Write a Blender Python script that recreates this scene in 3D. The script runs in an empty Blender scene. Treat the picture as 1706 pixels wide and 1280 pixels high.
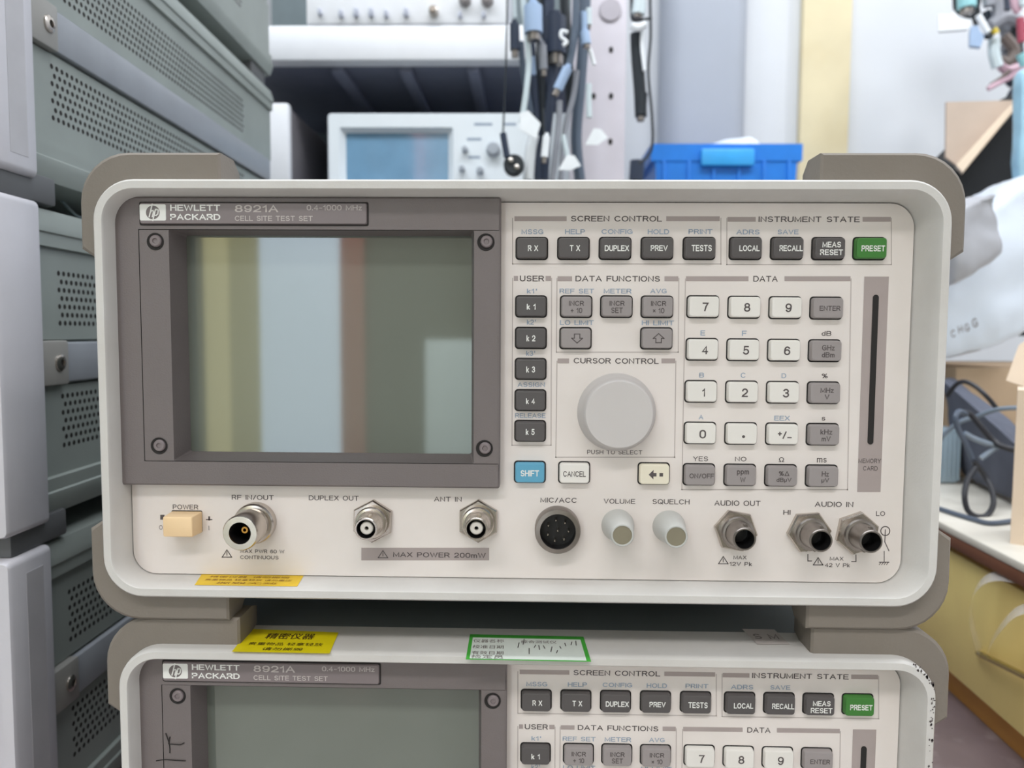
import bpy, bmesh, math, random
from mathutils import Vector, Matrix, noise
random.seed(7)
sc = bpy.context.scene
COL = sc.collection

# ------------------------------------------------------------------ camera
F = 1282.0
CAM = Vector((0.00549308, -0.32135635, 0.02609395))
RIGHT = Vector((0.99972014, 0.02297047, 0.00565658))
DOWN = Vector((0.00718218, -0.06688594, -0.99773478))
FWD = Vector((-0.02254009, 0.99749618, -0.0670322))
cd = bpy.data.cameras.new('camera')
cam = bpy.data.objects.new('camera', cd); COL.objects.link(cam)
cd.sensor_width = 36.0
cd.lens = F / 1706 * 36.0
cd.clip_start = 0.02
cd.dof.use_dof = True
cd.dof.focus_distance = 0.335
cd.dof.aperture_fstop = 10.5
cd.dof.aperture_blades = 0
cam.matrix_world = Matrix((
    (RIGHT.x, -DOWN.x, -FWD.x, CAM.x), (RIGHT.y, -DOWN.y, -FWD.y, CAM.y),
    (RIGHT.z, -DOWN.z, -FWD.z, CAM.z), (0, 0, 0, 1)))
sc.camera = cam

# ------------------------------------------------------------------ light
sc.view_settings.view_transform = 'Standard'
sc.view_settings.look = 'None'
sc.view_settings.gamma = 1.0
sc.view_settings.use_curve_mapping = False
sc.view_settings.exposure = 0.42
w = bpy.data.worlds.new('world'); sc.world = w; w.use_nodes = True
bg = w.node_tree.nodes['Background']
bg.inputs[0].default_value = (0.86, 0.93, 1.0, 1); bg.inputs[1].default_value = 0.6

def area(name, loc, rot, sx, sy, power, color=(1, 1, 1)):
    l = bpy.data.lights.new(name, 'AREA'); l.shape = 'RECTANGLE'
    l.size = sx; l.size_y = sy; l.energy = power; l.color = color
    o = bpy.data.objects.new(name, l); COL.objects.link(o)
    o.location = loc; o.rotation_euler = rot
    return o
area('ceiling_light_front', (-0.35, -1.3, 1.4), (math.radians(-40), 0, math.radians(8)), 1.7, 0.7, 76, (1.0, 0.982, 0.965))
area('ceiling_light_rack', (0.0, 0.02, 1.5), (math.radians(30), math.radians(-4), 0), 2.3, 0.35, 21, (0.92, 0.96, 1.0))
area('ceiling_light_right', (1.45, 0.55, 1.45), (math.radians(20), math.radians(14), 0), 0.25, 0.2, 6, (0.95, 0.97, 1.0))

# ------------------------------------------------------------------ pixel to place helpers
def ray(px, py):
    return RIGHT * ((px - 853) / F) + DOWN * ((py - 640) / F) + FWD
def PY(px, py, Y):
    d = ray(px, py); return CAM + d * ((Y - CAM.y) / d.y)
def PZ(px, py, Z):
    d = ray(px, py); return CAM + d * ((Z - CAM.z) / d.z)

# ------------------------------------------------------------------ materials
MATS = {}
def lin(c):
    c = c / 255.0
    return c / 12.92 if c <= 0.04045 else ((c + 0.055) / 1.055) ** 2.4
def mat(name, rgb, rough=0.5, metal=0.0, var=0.05, scale=40, bump=0.0, bscale=400, spec=0.5,
        alpha=1.0, emit=None, trans=0.0, coat=0.0, stain=None):
    if name in MATS: return MATS[name]
    m = bpy.data.materials.new(name); m.use_nodes = True
    nt = m.node_tree; b = nt.nodes['Principled BSDF']
    base = tuple(lin(c) for c in rgb)
    b.inputs['Roughness'].default_value = rough
    b.inputs['Metallic'].default_value = metal
    b.inputs['Specular IOR Level'].default_value = spec
    b.inputs['Alpha'].default_value = alpha
    b.inputs['Transmission Weight'].default_value = trans
    b.inputs['Coat Weight'].default_value = coat
    tc = nt.nodes.new('ShaderNodeTexCoord')
    nz = nt.nodes.new('ShaderNodeTexNoise'); nz.inputs['Scale'].default_value = scale
    nz.inputs['Detail'].default_value = 4
    nt.links.new(tc.outputs['Object'], nz.inputs['Vector'])
    rp = nt.nodes.new('ShaderNodeValToRGB')
    rp.color_ramp.elements[0].position = 0.3; rp.color_ramp.elements[1].position = 0.7
    lo = tuple(max(0, c * (1 - var)) for c in base); hi = tuple(min(1, c * (1 + var)) for c in base)
    rp.color_ramp.elements[0].color = (*lo, 1); rp.color_ramp.elements[1].color = (*hi, 1)
    nt.links.new(nz.outputs['Fac'], rp.inputs['Fac'])
    out = rp.outputs['Color']
    if stain:
        srgb, sscale, amt = stain
        n2 = nt.nodes.new('ShaderNodeTexNoise'); n2.inputs['Scale'].default_value = sscale
        n2.inputs['Detail'].default_value = 6
        nt.links.new(tc.outputs['Object'], n2.inputs['Vector'])
        r2 = nt.nodes.new('ShaderNodeValToRGB')
        r2.color_ramp.elements[0].position = 0.5; r2.color_ramp.elements[1].position = 0.72
        r2.color_ramp.elements[0].color = (0, 0, 0, 1); r2.color_ramp.elements[1].color = (amt, amt, amt, 1)
        nt.links.new(n2.outputs['Fac'], r2.inputs['Fac'])
        mx = nt.nodes.new('ShaderNodeMixRGB')
        nt.links.new(r2.outputs['Color'], mx.inputs['Fac'])
        nt.links.new(out, mx.inputs['Color1'])
        mx.inputs['Color2'].default_value = (*[lin(c) for c in srgb], 1)
        out = mx.outputs['Color']
    nt.links.new(out, b.inputs['Base Color'])
    if bump:
        n3 = nt.nodes.new('ShaderNodeTexNoise'); n3.inputs['Scale'].default_value = bscale
        nt.links.new(tc.outputs['Object'], n3.inputs['Vector'])
        bp = nt.nodes.new('ShaderNodeBump'); bp.inputs['Strength'].default_value = bump
        bp.inputs['Distance'].default_value = 0.001
        nt.links.new(n3.outputs['Fac'], bp.inputs['Height'])
        nt.links.new(bp.outputs['Normal'], b.inputs['Normal'])
    if emit:
        b.inputs['Emission Color'].default_value = (*[lin(c) for c in emit[0]], 1)
        b.inputs['Emission Strength'].default_value = emit[1]
    MATS[name] = m
    return m

M_bezel = mat('bezel_grey', (205, 202, 198), 0.42, var=0.03, scale=60, bump=0.06, bscale=900, stain=((165, 155, 145), 18, 0.18))
M_panel = mat('panel_cream', (224, 216, 211), 0.5, var=0.025, scale=50, stain=((210, 200, 194), 14, 0.35))
M_case = mat('case_grey', (188, 187, 186), 0.45, var=0.03)
M_cover = mat('case_cover_grey', (104, 110, 110), 0.5, var=0.04)
M_bump = mat('bumper_plastic', (124, 116, 107), 0.6, var=0.04, bump=0.1, bscale=700, stain=((122, 110, 98), 22, 0.35))
M_frame = mat('screen_frame_plastic', (112, 104, 103), 0.5, var=0.03, bump=0.15, bscale=1500)
M_plate = mat('nameplate_plastic', (124, 114, 115), 0.45, var=0.03)
M_glass = mat('screen_glass', (104, 110, 102), 0.04, var=0.03, scale=12, spec=1.0)
M_kd = mat('key_dark', (84, 80, 80), 0.45, var=0.03)
M_kw = mat('key_white', (226, 222, 216), 0.45, var=0.02)
M_kc = mat('key_cream', (228, 220, 200), 0.45, var=0.02)
M_kg = mat('key_grey', (150, 143, 142), 0.45, var=0.03)
M_kgreen = mat('key_green', (60, 122, 50), 0.45, var=0.04)
M_kblue = mat('key_blue', (92, 160, 190), 0.45, var=0.03)
M_hole = mat('dark_gap', (34, 31, 30), 0.8, var=0.0)
M_ink = mat('print_dark', (82, 74, 74), 0.6, var=0.05)
M_inkg = mat('print_grey', (118, 108, 106), 0.6, var=0.05)
M_inkb = mat('print_blue', (150, 164, 182), 0.6, var=0.05)
M_inkw = mat('print_white', (228, 228, 224), 0.5, var=0.02)
M_bar = mat('print_bar', (164, 152, 149), 0.6, var=0.05)
M_line = mat('print_line', (182, 172, 168), 0.6, var=0.03)
M_metal = mat('nickel', (196, 188, 180), 0.24, metal=1.0, var=0.06, scale=200)
M_metald = mat('worn_nickel', (150, 143, 138), 0.34, metal=1.0, var=0.1, scale=200)
M_brass = mat('gold_contact', (190, 140, 70), 0.3, metal=1.0)
M_insul = mat('white_insulator', (214, 208, 200), 0.5)
M_black = mat('black_plastic', (22, 21, 22), 0.4)
M_olive = mat('knob_face', (150, 143, 124), 0.35, metal=0.4)
M_knob = mat('knob_grey', (196, 191, 189), 0.42, var=0.02)
M_knobs = mat('knob_small_grey', (186, 186, 182), 0.4, var=0.02)
M_peach = mat('power_button_peach', (236, 204, 160), 0.45, var=0.03)
M_yel = mat('sticker_yellow', (226, 188, 40), 0.5, var=0.06, scale=120)
M_yel2 = mat('sticker_bright_yellow', (226, 208, 10), 0.5, var=0.05, scale=120)
M_green = mat('sticker_green', (70, 165, 60), 0.5)
M_paper = mat('sticker_paper', (212, 218, 210), 0.6)
M_white = mat('white_paint', (240, 241, 245), 0.4, var=0.015)
M_label = mat('thin_label', (190, 182, 178), 0.5)

# ------------------------------------------------------------------ mesh builder

# stroke lettering: every glyph is a set of polylines in a box one unit high
def _arc(cx, cy, rx, ry, a0, a1, n=10):
    return [(cx + rx * math.cos(math.radians(a0 + (a1 - a0) * i / n)), cy + ry * math.sin(math.radians(a0 + (a1 - a0) * i / n))) for i in range(n + 1)]
def _o(x0, y0, x1, y1): # closed oval with straight flanks
    rx = (x1 - x0) / 2; ry = min((y1 - y0) / 2, rx * 1.05); cx = (x0 + x1) / 2
    return _arc(cx, y1 - ry, rx, ry, 0, 180, 10) + _arc(cx, y0 + ry, rx, ry, 180, 360, 10) + [(x1, y1 - ry)]
GL = {
 'A': (.8, [[(0, 0), (.4, 1), (.8, 0)], [(.14, .34), (.66, .34)]]),
 'B': (.72, [[(0, 0), (0, 1), (.45, 1)] + _arc(.45, .765, .24, .235, 90, -90) + [(0, .53)], [(.45, .53)] + _arc(.46, .265, .26, .265, 90, -90) + [(0, 0)]]),
 'C': (.8, [_arc(.42, .5, .42, .5, 42, 318, 20)]),
 'D': (.76, [[(0, 0), (0, 1), (.34, 1)] + _arc(.34, .5, .42, .5, 90, -90, 14) + [(0, 0)]]),
 'E': (.64, [[(.64, 1), (0, 1), (0, 0), (.66, 0)], [(0, .52), (.58, .52)]]),
 'F': (.6, [[(.62, 1), (0, 1), (0, 0)], [(0, .5), (.54, .5)]]),
 'G': (.84, [_arc(.42, .5, .42, .5, 45, 318, 20) + [(.8, .12), (.8, .46), (.45, .46)]]),
 'H': (.72, [[(0, 0), (0, 1)], [(.72, 0), (.72, 1)], [(0, .52), (.72, .52)]]),
 'I': (.0, [[(0, 0), (0, 1)]]),
 'J': (.5, [[(.5, 1), (.5, .26)] + _arc(.25, .26, .25, .26, 0, -180)]),
 'K': (.72, [[(0, 0), (0, 1)], [(.68, 1), (0, .38)], [(.24, .6), (.72, 0)]]),
 'L': (.56, [[(0, 1), (0, 0), (.58, 0)]]),
 'M': (.86, [[(0, 0), (0, 1), (.43, .1), (.86, 1), (.86, 0)]]),
 'N': (.72, [[(0, 0), (0, 1), (.72, 0), (.72, 1)]]),
 'O': (.86, [_arc(.43, .5, .43, .5, 0, 360, 26)]),
 'P': (.66, [[(0, 0), (0, 1), (.4, 1)] + _arc(.4, .73, .26, .27, 90, -90) + [(0, .46)]]),
 'Q': (.86, [_arc(.43, .5, .43, .5, 0, 360, 26), [(.5, .28), (.84, -.04)]]),
 'R': (.7, [[(0, 0), (0, 1), (.42, 1)] + _arc(.42, .745, .26, .255, 90, -90) + [(0, .49)], [(.42, .49), (.7, 0)]]),
 'S': (.7, [_arc(.36, .745, .3, .255, 25, 250, 14) + _arc(.36, .255, .32, .255, 70, -155, 14)]),
 'T': (.72, [[(0, 1), (.72, 1)], [(.36, 1), (.36, 0)]]),
 'U': (.72, [[(0, 1), (0, .34)] + _arc(.36, .34, .36, .34, 180, 360, 12) + [(.72, 1)]]),
 'V': (.78, [[(0, 1), (.39, 0), (.78, 1)]]),
 'W': (1.1, [[(0, 1), (.28, 0), (.55, .95), (.82, 0), (1.1, 1)]]),
 'X': (.74, [[(0, 0), (.72, 1)], [(.02, 1), (.74, 0)]]),
 'Y': (.76, [[(0, 1), (.38, .44), (.76, 1)], [(.38, .44), (.38, 0)]]),
 'Z': (.68, [[(.02, 1), (.66, 1), (0, 0), (.68, 0)]]),
 '0': (.62, [_o(0, 0, .62, 1)]),
 '1': (.3, [[(0, .74), (.14, .8), (.28, 1), (.28, 0)]]),
 '2': (.62, [_arc(.31, .7, .3, .3, 170, -30, 12) + [(.48, .44), (.04, .1), (0, 0), (.62, 0)]]),
 '3': (.62, [_arc(.3, .76, .27, .24, 160, -90, 12), _arc(.3, .27, .31, .27, 90, -160, 12)]),
 '4': (.66, [[(.5, 0), (.5, 1), (0, .28), (.66, .28)]]),
 '5': (.62, [[(.56, 1), (.12, 1), (.06, .5)] + _arc(.3, .31, .31, .31, 130, -155, 14)]),
 '6': (.62, [_arc(.31, .31, .31, .31, 0, 360, 18), [(0, .36), (.02, .62)] + _arc(.33, .68, .28, .32, 160, 30, 8)]),
 '7': (.6, [[(0, 1), (.6, 1), (.36, .56), (.22, 0)]]),
 '8': (.62, [_arc(.31, .76, .26, .24, 0, 360, 18), _arc(.31, .27, .31, .27, 0, 360, 20)]),
 '9': (.62, [_arc(.31, .69, .31, .31, 0, 360, 18), [(.62, .64), (.6, .38)] + _arc(.29, .32, .28, .32, -20, -150, 8)]),
 '.': (.0, [[(0, 0), (0, .07)]]), '-': (.4, [[(0, .42), (.4, .42)]]), '\u2013': (.5, [[(0, .1), (.5, .1)]]), '/': (.42, [[(0, 0), (.42, 1)]]),
 '+': (.44, [[(0, .7), (.44, .7)], [(.22, .48), (.22, .92)]]), "'": (.12, [[(.12, .72), (.12, 1)]]),
 '%': (.8, [_arc(.17, .78, .17, .2, 0, 360, 12), _arc(.63, .22, .17, .2, 0, 360, 12), [(.14, 0), (.66, 1)]]),
 '\u00f7': (.5, [[(0, .45), (.5, .45)], [(.25, .68), (.25, .76)], [(.25, .14), (.25, .22)]]),
 '\u00d7': (.44, [[(0, .2), (.44, .68)], [(0, .68), (.44, .2)]]),
 '\u03a9': (.8, [[(0, 0), (.26, 0)] + _arc(.4, .56, .36, .44, 240, -60, 16) + [(.54, 0), (.8, 0)]]),
 '\u0394': (.76, [[(0, 0), (.38, 1), (.76, 0), (0, 0)]]),
 'a': (.5, [_arc(.26, .33, .26, .33, 0, 360, 14), [(.52, .66), (.52, 0)]]),
 'b': (.52, [[(0, 1), (0, 0)], _arc(.26, .33, .26, .33, 0, 360, 14)]),
 'd': (.52, [[(.52, 1), (.52, 0)], _arc(.26, .33, .26, .33, 0, 360, 14)]),
 'h': (.48, [[(0, 1), (0, 0)], [(0, .4)] + _arc(.24, .42, .24, .24, 180, 0, 8) + [(.48, 0)]]),
 'k': (.46, [[(0, 0), (0, 1)], [(.42, .66), (0, .24)], [(.14, .38), (.46, 0)]]),
 'm': (.8, [[(0, .66), (0, 0)], _arc(.2, .46, .2, .2, 180, 0, 8) + [(.4, 0)], _arc(.6, .46, .2, .2, 180, 0, 8) + [(.8, 0)]]),
 'p': (.52, [[(0, .66), (0, -.28)], _arc(.26, .33, .26, .33, 0, 360, 14)]),
 's': (.44, [_arc(.22, .49, .19, .17, 30, 250, 8) + _arc(.22, .17, .2, .17, 70, -150, 8)]),
 'z': (.44, [[(0, .66), (.44, .66), (0, 0), (.46, 0)]]),
 '\u00b5': (.48, [[(0, .66), (0, -.28)], [(0, .24)] + _arc(.24, .24, .24, .24, 180, 360, 8) + [(.48, .66)]]),
}
def stroke_geo(s, wt, track=.30):
    """-> verts, quads, bounds; wt stroke weight"""
    vs = []; fs = []; x = 0.0; lev = []; levels = []
    for ch in s:
        if ch == ' ': x += .62; continue
        wd, strokes = GL[ch]
        for st in strokes:
            P = [Vector((px_ + x, py_)) for px_, py_ in st]; n = len(P)
            closed = (P[0] - P[-1]).length < 1e-4
            if closed: P = P[:-1]; n -= 1
            dirs = [(P[(i + 1) % n] - P[i]).normalized() for i in range(n if closed else n - 1)]
            if not closed: P[0] = P[0] - dirs[0] * wt * .45; P[-1] = P[-1] + dirs[-1] * wt * .45
            k = len(vs)
            for i in range(n):
                d0 = dirs[i - 1] if (i or closed) else dirs[0]; d1 = dirs[i] if i < len(dirs) else dirs[-1]
                if not closed and i == 0: d0 = d1
                n0 = Vector((-d0.y, d0.x)); n1 = Vector((-d1.y, d1.x)); mv = n0 + n1
                if mv.length < .3: mv = n0; sc_ = 1
                else: mv.normalize(); sc_ = min(1.7, 1 / max(.3, mv.dot(n0)))
                vs.append(tuple(P[i] - mv * wt / 2 * sc_)); vs.append(tuple(P[i] + mv * wt / 2 * sc_))
            for i in range(n if closed else n - 1):
                j = (i + 1) % n; fs.append((k + 2 * i, k + 2 * j, k + 2 * j + 1, k + 2 * i + 1))
            lev.extend([len(levels)] * (len(vs) - k)); levels.append(1)
        x += wd + track
    xs = [v[0] for v in vs]; ys = [v[1] for v in vs]
    return [(v[0], v[1], (l_ % 3)) for v, l_ in zip(vs, lev)], fs, min(xs), max(xs), min(ys), max(ys)
_TXT = {}
def text_geo(s, bold=0.0, shear=0.0):
    k = (s, bold, shear)
    if k in _TXT: return _TXT[k]
    if not shear and all(c_ in GL or c_ == ' ' for c_ in s):
        _TXT[k] = stroke_geo(s, .15 + bold * 3.2); return _TXT[k]
    cu = bpy.data.curves.new('t', 'FONT'); cu.body = s; cu.size = 1.0
    cu.resolution_u = 3; cu.offset = bold; cu.fill_mode = 'FRONT'; cu.shear = shear
    o = bpy.data.objects.new('t', cu); COL.objects.link(o)
    dg = bpy.context.evaluated_depsgraph_get()
    me = bpy.data.meshes.new_from_object(o.evaluated_get(dg))
    vs = [(v.co.x, v.co.y) for v in me.vertices]; fs = [tuple(p.vertices) for p in me.polygons]
    bpy.data.objects.remove(o); bpy.data.curves.remove(cu); bpy.data.meshes.remove(me)
    if vs:
        x0 = min(v[0] for v in vs); x1 = max(v[0] for v in vs); y0 = min(v[1] for v in vs); y1 = max(v[1] for v in vs)
    else: x0 = x1 = y0 = y1 = 0
    _TXT[k] = (vs, fs, x0, x1, y0, y1)
    return _TXT[k]

def rr(cx, cz, w, h, r, n=6):
    r = min(r, w / 2 - 1e-6, h / 2 - 1e-6); pts = []
    for qx, qz, a0 in ((1, 1, 0), (-1, 1, 90), (-1, -1, 180), (1, -1, 270)):
        for i in range(n + 1):
            a = math.radians(a0 + 90 * i / n)
            pts.append((cx + qx * (w / 2 - r) + r * math.cos(a), cz + qz * (h / 2 - r) + r * math.sin(a)))
    return pts

class MB:
    def __init__(s): s.bm = bmesh.new(); s.mats = []
    def mi(s, m):
        if m not in s.mats: s.mats.append(m)
        return s.mats.index(m)
    def face(s, pts, m):
        f = s.bm.faces.new([s.bm.verts.new(p) for p in pts]); f.material_index = s.mi(m); return f
    def xz(s, pts, Y, m): return s.face([(p[0], Y, p[1]) for p in pts], m)
    def loft(s, loops, m, cap0=False, cap1=False, closed=True, mats=None, capm=None):
        vl = [[s.bm.verts.new(p) for p in L] for L in loops]; n = len(loops[0])
        for k in range(len(vl) - 1):
            mi = s.mi(mats[k] if mats else m)
            for i in range(n if closed else n - 1):
                j = (i + 1) % n
                f = s.bm.faces.new((vl[k][i], vl[k][j], vl[k + 1][j], vl[k + 1][i])); f.material_index = mi
        if cap0: f = s.bm.faces.new(vl[0]); f.material_index = s.mi(m)
        if cap1: f = s.bm.faces.new(vl[-1][::-1]); f.material_index = s.mi(capm or m)
    def box(s, a, b, m, bev=0.0, M=None):
        r = bmesh.ops.create_cube(s.bm, size=1.0); vs = r['verts']
        for v in vs:
            v.co = Vector(((v.co.x + .5) * (b[0] - a[0]) + a[0], (v.co.y + .5) * (b[1] - a[1]) + a[1], (v.co.z + .5) * (b[2] - a[2]) + a[2]))
        fs = set(f for v in vs for f in v.link_faces)
        if bev > 0:
            es = list(set(e for v in vs for e in v.link_edges))
            rb = bmesh.ops.bevel(s.bm, geom=es, offset=bev, segments=2, affect='EDGES', profile=0.5)
            vs = list(set(v for f in rb['faces'] for v in f.verts) | set(v for v in vs if v.is_valid))
            fs = set(f for v in vs for f in v.link_faces)
        mi = s.mi(m)
        for f in fs: f.material_index = mi
        if M is not None:
            for v in vs: v.co = M @ v.co
        return vs
    def hull(s, pts, m, M=None):
        """closed solid from eight corners: bottom four then top four"""
        v = [s.bm.verts.new(p) for p in pts]; mi = s.mi(m)
        for q in ((0, 1, 2, 3), (7, 6, 5, 4), (0, 4, 5, 1), (1, 5, 6, 2), (2, 6, 7, 3), (3, 7, 4, 0)):
            f = s.bm.faces.new([v[i] for i in q]); f.material_index = mi
    def lathe(s, c, prof, m, axis='Y', n=32, mats=None, cap0=False, cap1=False):
        """prof: list of (radius, along axis)"""
        loops = []
        for r, t in prof:
            L = []
            for i in range(n):
                a = 2 * math.pi * i / n; u = r * math.cos(a); v = r * math.sin(a)
                L.append((c[0] + u, c[1] + t, c[2] + v) if axis == 'Y' else (c[0] + u, c[1] + v, c[2] + t) if axis == 'Z' else (c[0] + t, c[1] + u, c[2] + v))
            loops.append(L)
        s.loft(loops, m, cap0, cap1, mats=mats, capm=(mats[-1] if mats else m))
    def tube(s, pts, r, m, n=8, smooth=True, r2=None, cap=True):
        P = [Vector(p) for p in pts]
        if smooth and len(P) > 2:
            Q = []
            for i in range(len(P) - 1):
                p0 = P[max(i - 1, 0)]; p1 = P[i]; p2 = P[i + 1]; p3 = P[min(i + 2, len(P) - 1)]
                for k in range(6):
                    t = k / 6
                    Q.append(0.5 * ((2 * p1) + (p2 - p0) * t + (2 * p0 - 5 * p1 + 4 * p2 - p3) * t * t + (3 * p1 - p0 - 3 * p2 + p3) * t ** 3))
            Q.append(P[-1]); P = Q
        loops = []; up = Vector((0.03, 1, 0.05)).normalized()
        for i, p in enumerate(P):
            t = (P[min(i + 1, len(P) - 1)] - P[max(i - 1, 0)]).normalized()
            if abs(t.dot(up)) > 0.95: up = Vector((1, 0.02, 0.1)).normalized()
            a = t.cross(up).normalized(); b = t.cross(a).normalized(); up = -b if b.dot(up) < 0 else b
            rad = r if r2 is None else r + (r2 - r) * i / (len(P) - 1)
            loops.append([p + a * (rad * math.cos(2 * math.pi * k / n)) + b * (rad * math.sin(2 * math.pi * k / n)) for k in range(n)])
        s.loft(loops, m, cap, cap)
    def ribbon(s, pts, wv, m):
        """flat strip along pts with width vector wv"""
        P = [Vector(p) for p in pts]; wv = Vector(wv)
        s.loft([[p - wv, p + wv] for p in P], m, closed=False)
    def text(s, st, o, ex, ez, w=None, h=None, m=None, bold=0.0, align='c', shear=0.0):
        """o centre of the text box; ex, ez unit vectors of reading direction and up"""
        vs, fs, x0, x1, y0, y1 = text_geo(st, bold, shear)
        if not vs: return
        o = Vector(o); ex = Vector(ex); ez = Vector(ez)
        sz = h / (y1 - y0) if h else w / (x1 - x0)
        sx = w / (x1 - x0) if w else sz
        ax = (x0 + x1) / 2 if align == 'c' else x0
        en = ez.cross(ex).normalized()
        if en.dot(CAM - o) < 0: en = -en
        nv = [s.bm.verts.new(o + ex * ((v[0] - ax) * sx) + ez * ((v[1] - (y0 + y1) / 2) * sz) + en * (1.5e-5 * v[2] if len(v) > 2 else 0)) for v in vs]
        mi = s.mi(m)
        for f in fs:
            try: s.bm.faces.new([nv[i] for i in f]).material_index = mi
            except ValueError: pass
    def build(s, name, parent=None, label=None, kind=None, recalc=True, angle=35, flat=False):
        if recalc: bmesh.ops.recalc_face_normals(s.bm, faces=s.bm.faces)
        base = Vector((0, 0, 0))
        if parent is not None: base = Vector(parent.get('_b', (0, 0, 0)))
        if base.length: bmesh.ops.translate(s.bm, verts=s.bm.verts, vec=-base)
        me = bpy.data.meshes.new(name); s.bm.to_mesh(me); s.bm.free()
        for m in s.mats: me.materials.append(m)
        if not flat:
            me.polygons.foreach_set('use_smooth', [True] * len(me.polygons))
            me.set_sharp_from_angle(angle=math.radians(angle))
        o = bpy.data.objects.new(name, me); COL.objects.link(o)
        if parent is not None:
            o.parent = parent; o['_b'] = tuple(base)
        if label: o['label'] = label
        if kind: o['kind'] = kind
        return o

def thing(name, label, cat, base=(0, 0, 0), group=None):
    o = bpy.data.objects.new(name, None); COL.objects.link(o); o.empty_display_size = 0.05
    o.location = base; o['_b'] = tuple(base); o['label'] = label; o['category'] = cat
    if group: o['group'] = group
    return o
def tag(o, label, cat, group=None):
    o['label'] = label; o['category'] = cat
    if group: o['group'] = group
    # move the origin to the base centre of the mesh
    vs = o.data.vertices
    if o.parent is None and len(vs):
        lo = [min(v.co[i] for v in vs) for i in range(3)]; hi = [max(v.co[i] for v in vs) for i in range(3)]
        c = Vector(((lo[0] + hi[0]) / 2, (lo[1] + hi[1]) / 2, lo[2]))
        o.data.transform(Matrix.Translation(-c)); o.location = c
    return o
def copy_tree(o, parent=None):
    c = o.copy(); COL.objects.link(c)
    if parent is not None: c.parent = parent
    for ch in list(o.children): copy_tree(ch, c)
    return c

# ================================================================== THE TEST SET
W = 0.356; H = 0.17858
GX = (1, 0, 0); GZ = (0, 0, 1)
YP = 0.015                 # front panel plane
U = 0.3367 / F             # metres per pixel on the panel
set_label_top = 'grey test set with cream front panel, wholly visible on top of its twin'
unit = thing('radio_test_set', set_label_top, 'test instrument', (0, 0.2, -H / 2 - 0.012), 'radio test sets in the middle stack')

def bezel():
    b = MB(); t = 0.0046
    def L(w, h, r, Y): return [(x, Y, z) for x, z in rr(0, 0, w, h, r, 10)]
    pw0, pw1, pz0, pz1 = -0.1722, 0.1696, -0.0835, 0.0822
    inner = [(x, 0.0165, z) for x, z in rr((pw0 + pw1) / 2, (pz0 + pz1) / 2, pw1 - pw0, pz1 - pz0, 0.0105, 10)]
    b.loft([L(W - .006, H - .006, .014, .031), L(W - .0008, H - .0008, .0170, .0305), L(W - .0004, H - .0004, .0172, .026), L(W, H, .0175, .0028), L(W - .0006, H - .0006, .0173, .0010),
            L(W - .0022, H - .0022, .0166, 0), L(W - 2 * t + .001, H - 2 * t + .001, .0135, 0), L(W - 2 * t, H - 2 * t, .013, .0008), inner], M_bezel)
    return b.build('front_bezel', unit)
bez = bezel()

b = MB()
b.loft([[(x, Y, z) for x, z in rr(0, 0, W - d, H - d, .015, 6)] for Y, d in ((.0305, .003), (.44, .003), (.447, .02))], M_cover, True, True)
for i in range(14):
    b.box((-.12 + i * .018, .4465, -.03), (-.112 + i * .018, .4485, .03), M_hole)
case = b.build('case_cover', unit)

# corner bumpers -----------------------------------------------------
def bumper(sx, sz):
    b = MB(); e = .012; ex = .0085; L1 = .052; L2 = .0345
    def outline(off, yy, in1, in2):
        # outer side with a big rounded corner, inner side along the case
        X = W / 2 + ex - off; Z = H / 2 + e - off; r = .021; pts = []
        pts.append((W / 2 - L1 + in1, Z))
        for i in range(9):
            a = math.radians(90 - 90 * i / 8)
            pts.append((X - r + r * math.cos(a), Z - r + r * math.sin(a)))
        pts.append((X, H / 2 - L2 + in2 + .006)); pts.append((W / 2 - .0006, H / 2 - L2 + in2))
        pts.append((W / 2 - .0006, H / 2 - .02))
        for i in range(5):
            a = math.radians(90 * i / 4)
            pts.append((W / 2 - .0176 + .0170 * math.cos(a), H / 2 - .0176 + .0170 * math.sin(a)))
        pts.append((W / 2 - L1 + in1, H / 2 - .0006))
        return [(sx * x, yy, sz * z) for x, z in pts]
    b.loft([outline(.001, .0065, .001, .001), outline(0, .0075, 0, 0), outline(0, .022, 0, 0), outline(.004, .034, .002, .004)], M_bump, True, True)
    return b.build('corner_bumper', unit, 'taupe corner bumper wrapped around the case corner')
for sx in (-1, 1):
    for sz in (-1, 1): bumper(sx, sz)
# rear feet so the case rests level at the back too
for sx in (-1, 1):
    for sz in (-1, 1):
        b = MB(); b.box((sx * .165 - .014, .40, sz * (H / 2 - .0016)), (sx * .165 + .014, .443, sz * (H / 2 + .012)), M_bump, .002)
        b.build('rear_foot', unit)

# front panel with its printing ------------------------------------
P = MB()
def panel_outline():
    o = rr(-.0013, -.00065, .3412, .1651, .0104, 10); f0 = PY(834.5, 808, .0088)
    xr_, zb_ = f0.x - .002, f0.z + .002
    keep = [p for p in o if not (p[0] < xr_ and p[1] > zb_)]
    # order: right top corner, then lower left, lower right (counter-clockwise), with the notch for the screen
    tr = [p for p in keep if p[0] > 0 and p[1] > 0]; bl = [p for p in keep if p[0] < 0]; br = [p for p in keep if p[0] > 0 and p[1] < 0]
    zt = max(p[1] for p in o); xl_ = min(p[0] for p in o)
    return tr + [(xr_, zt), (xr_, zb_), (xl_, zb_)] + bl + br
_po = panel_outline()
P.loft([[(x, Y, z) for x, z in _po] for Y in (.0175, YP + .0001)], M_panel, True)
P.xz(_po, YP, M_panel)
def S(px, py, Y=YP): p = PY(px, py, Y); return p.x, p.z
YT = YP - .00008
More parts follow.
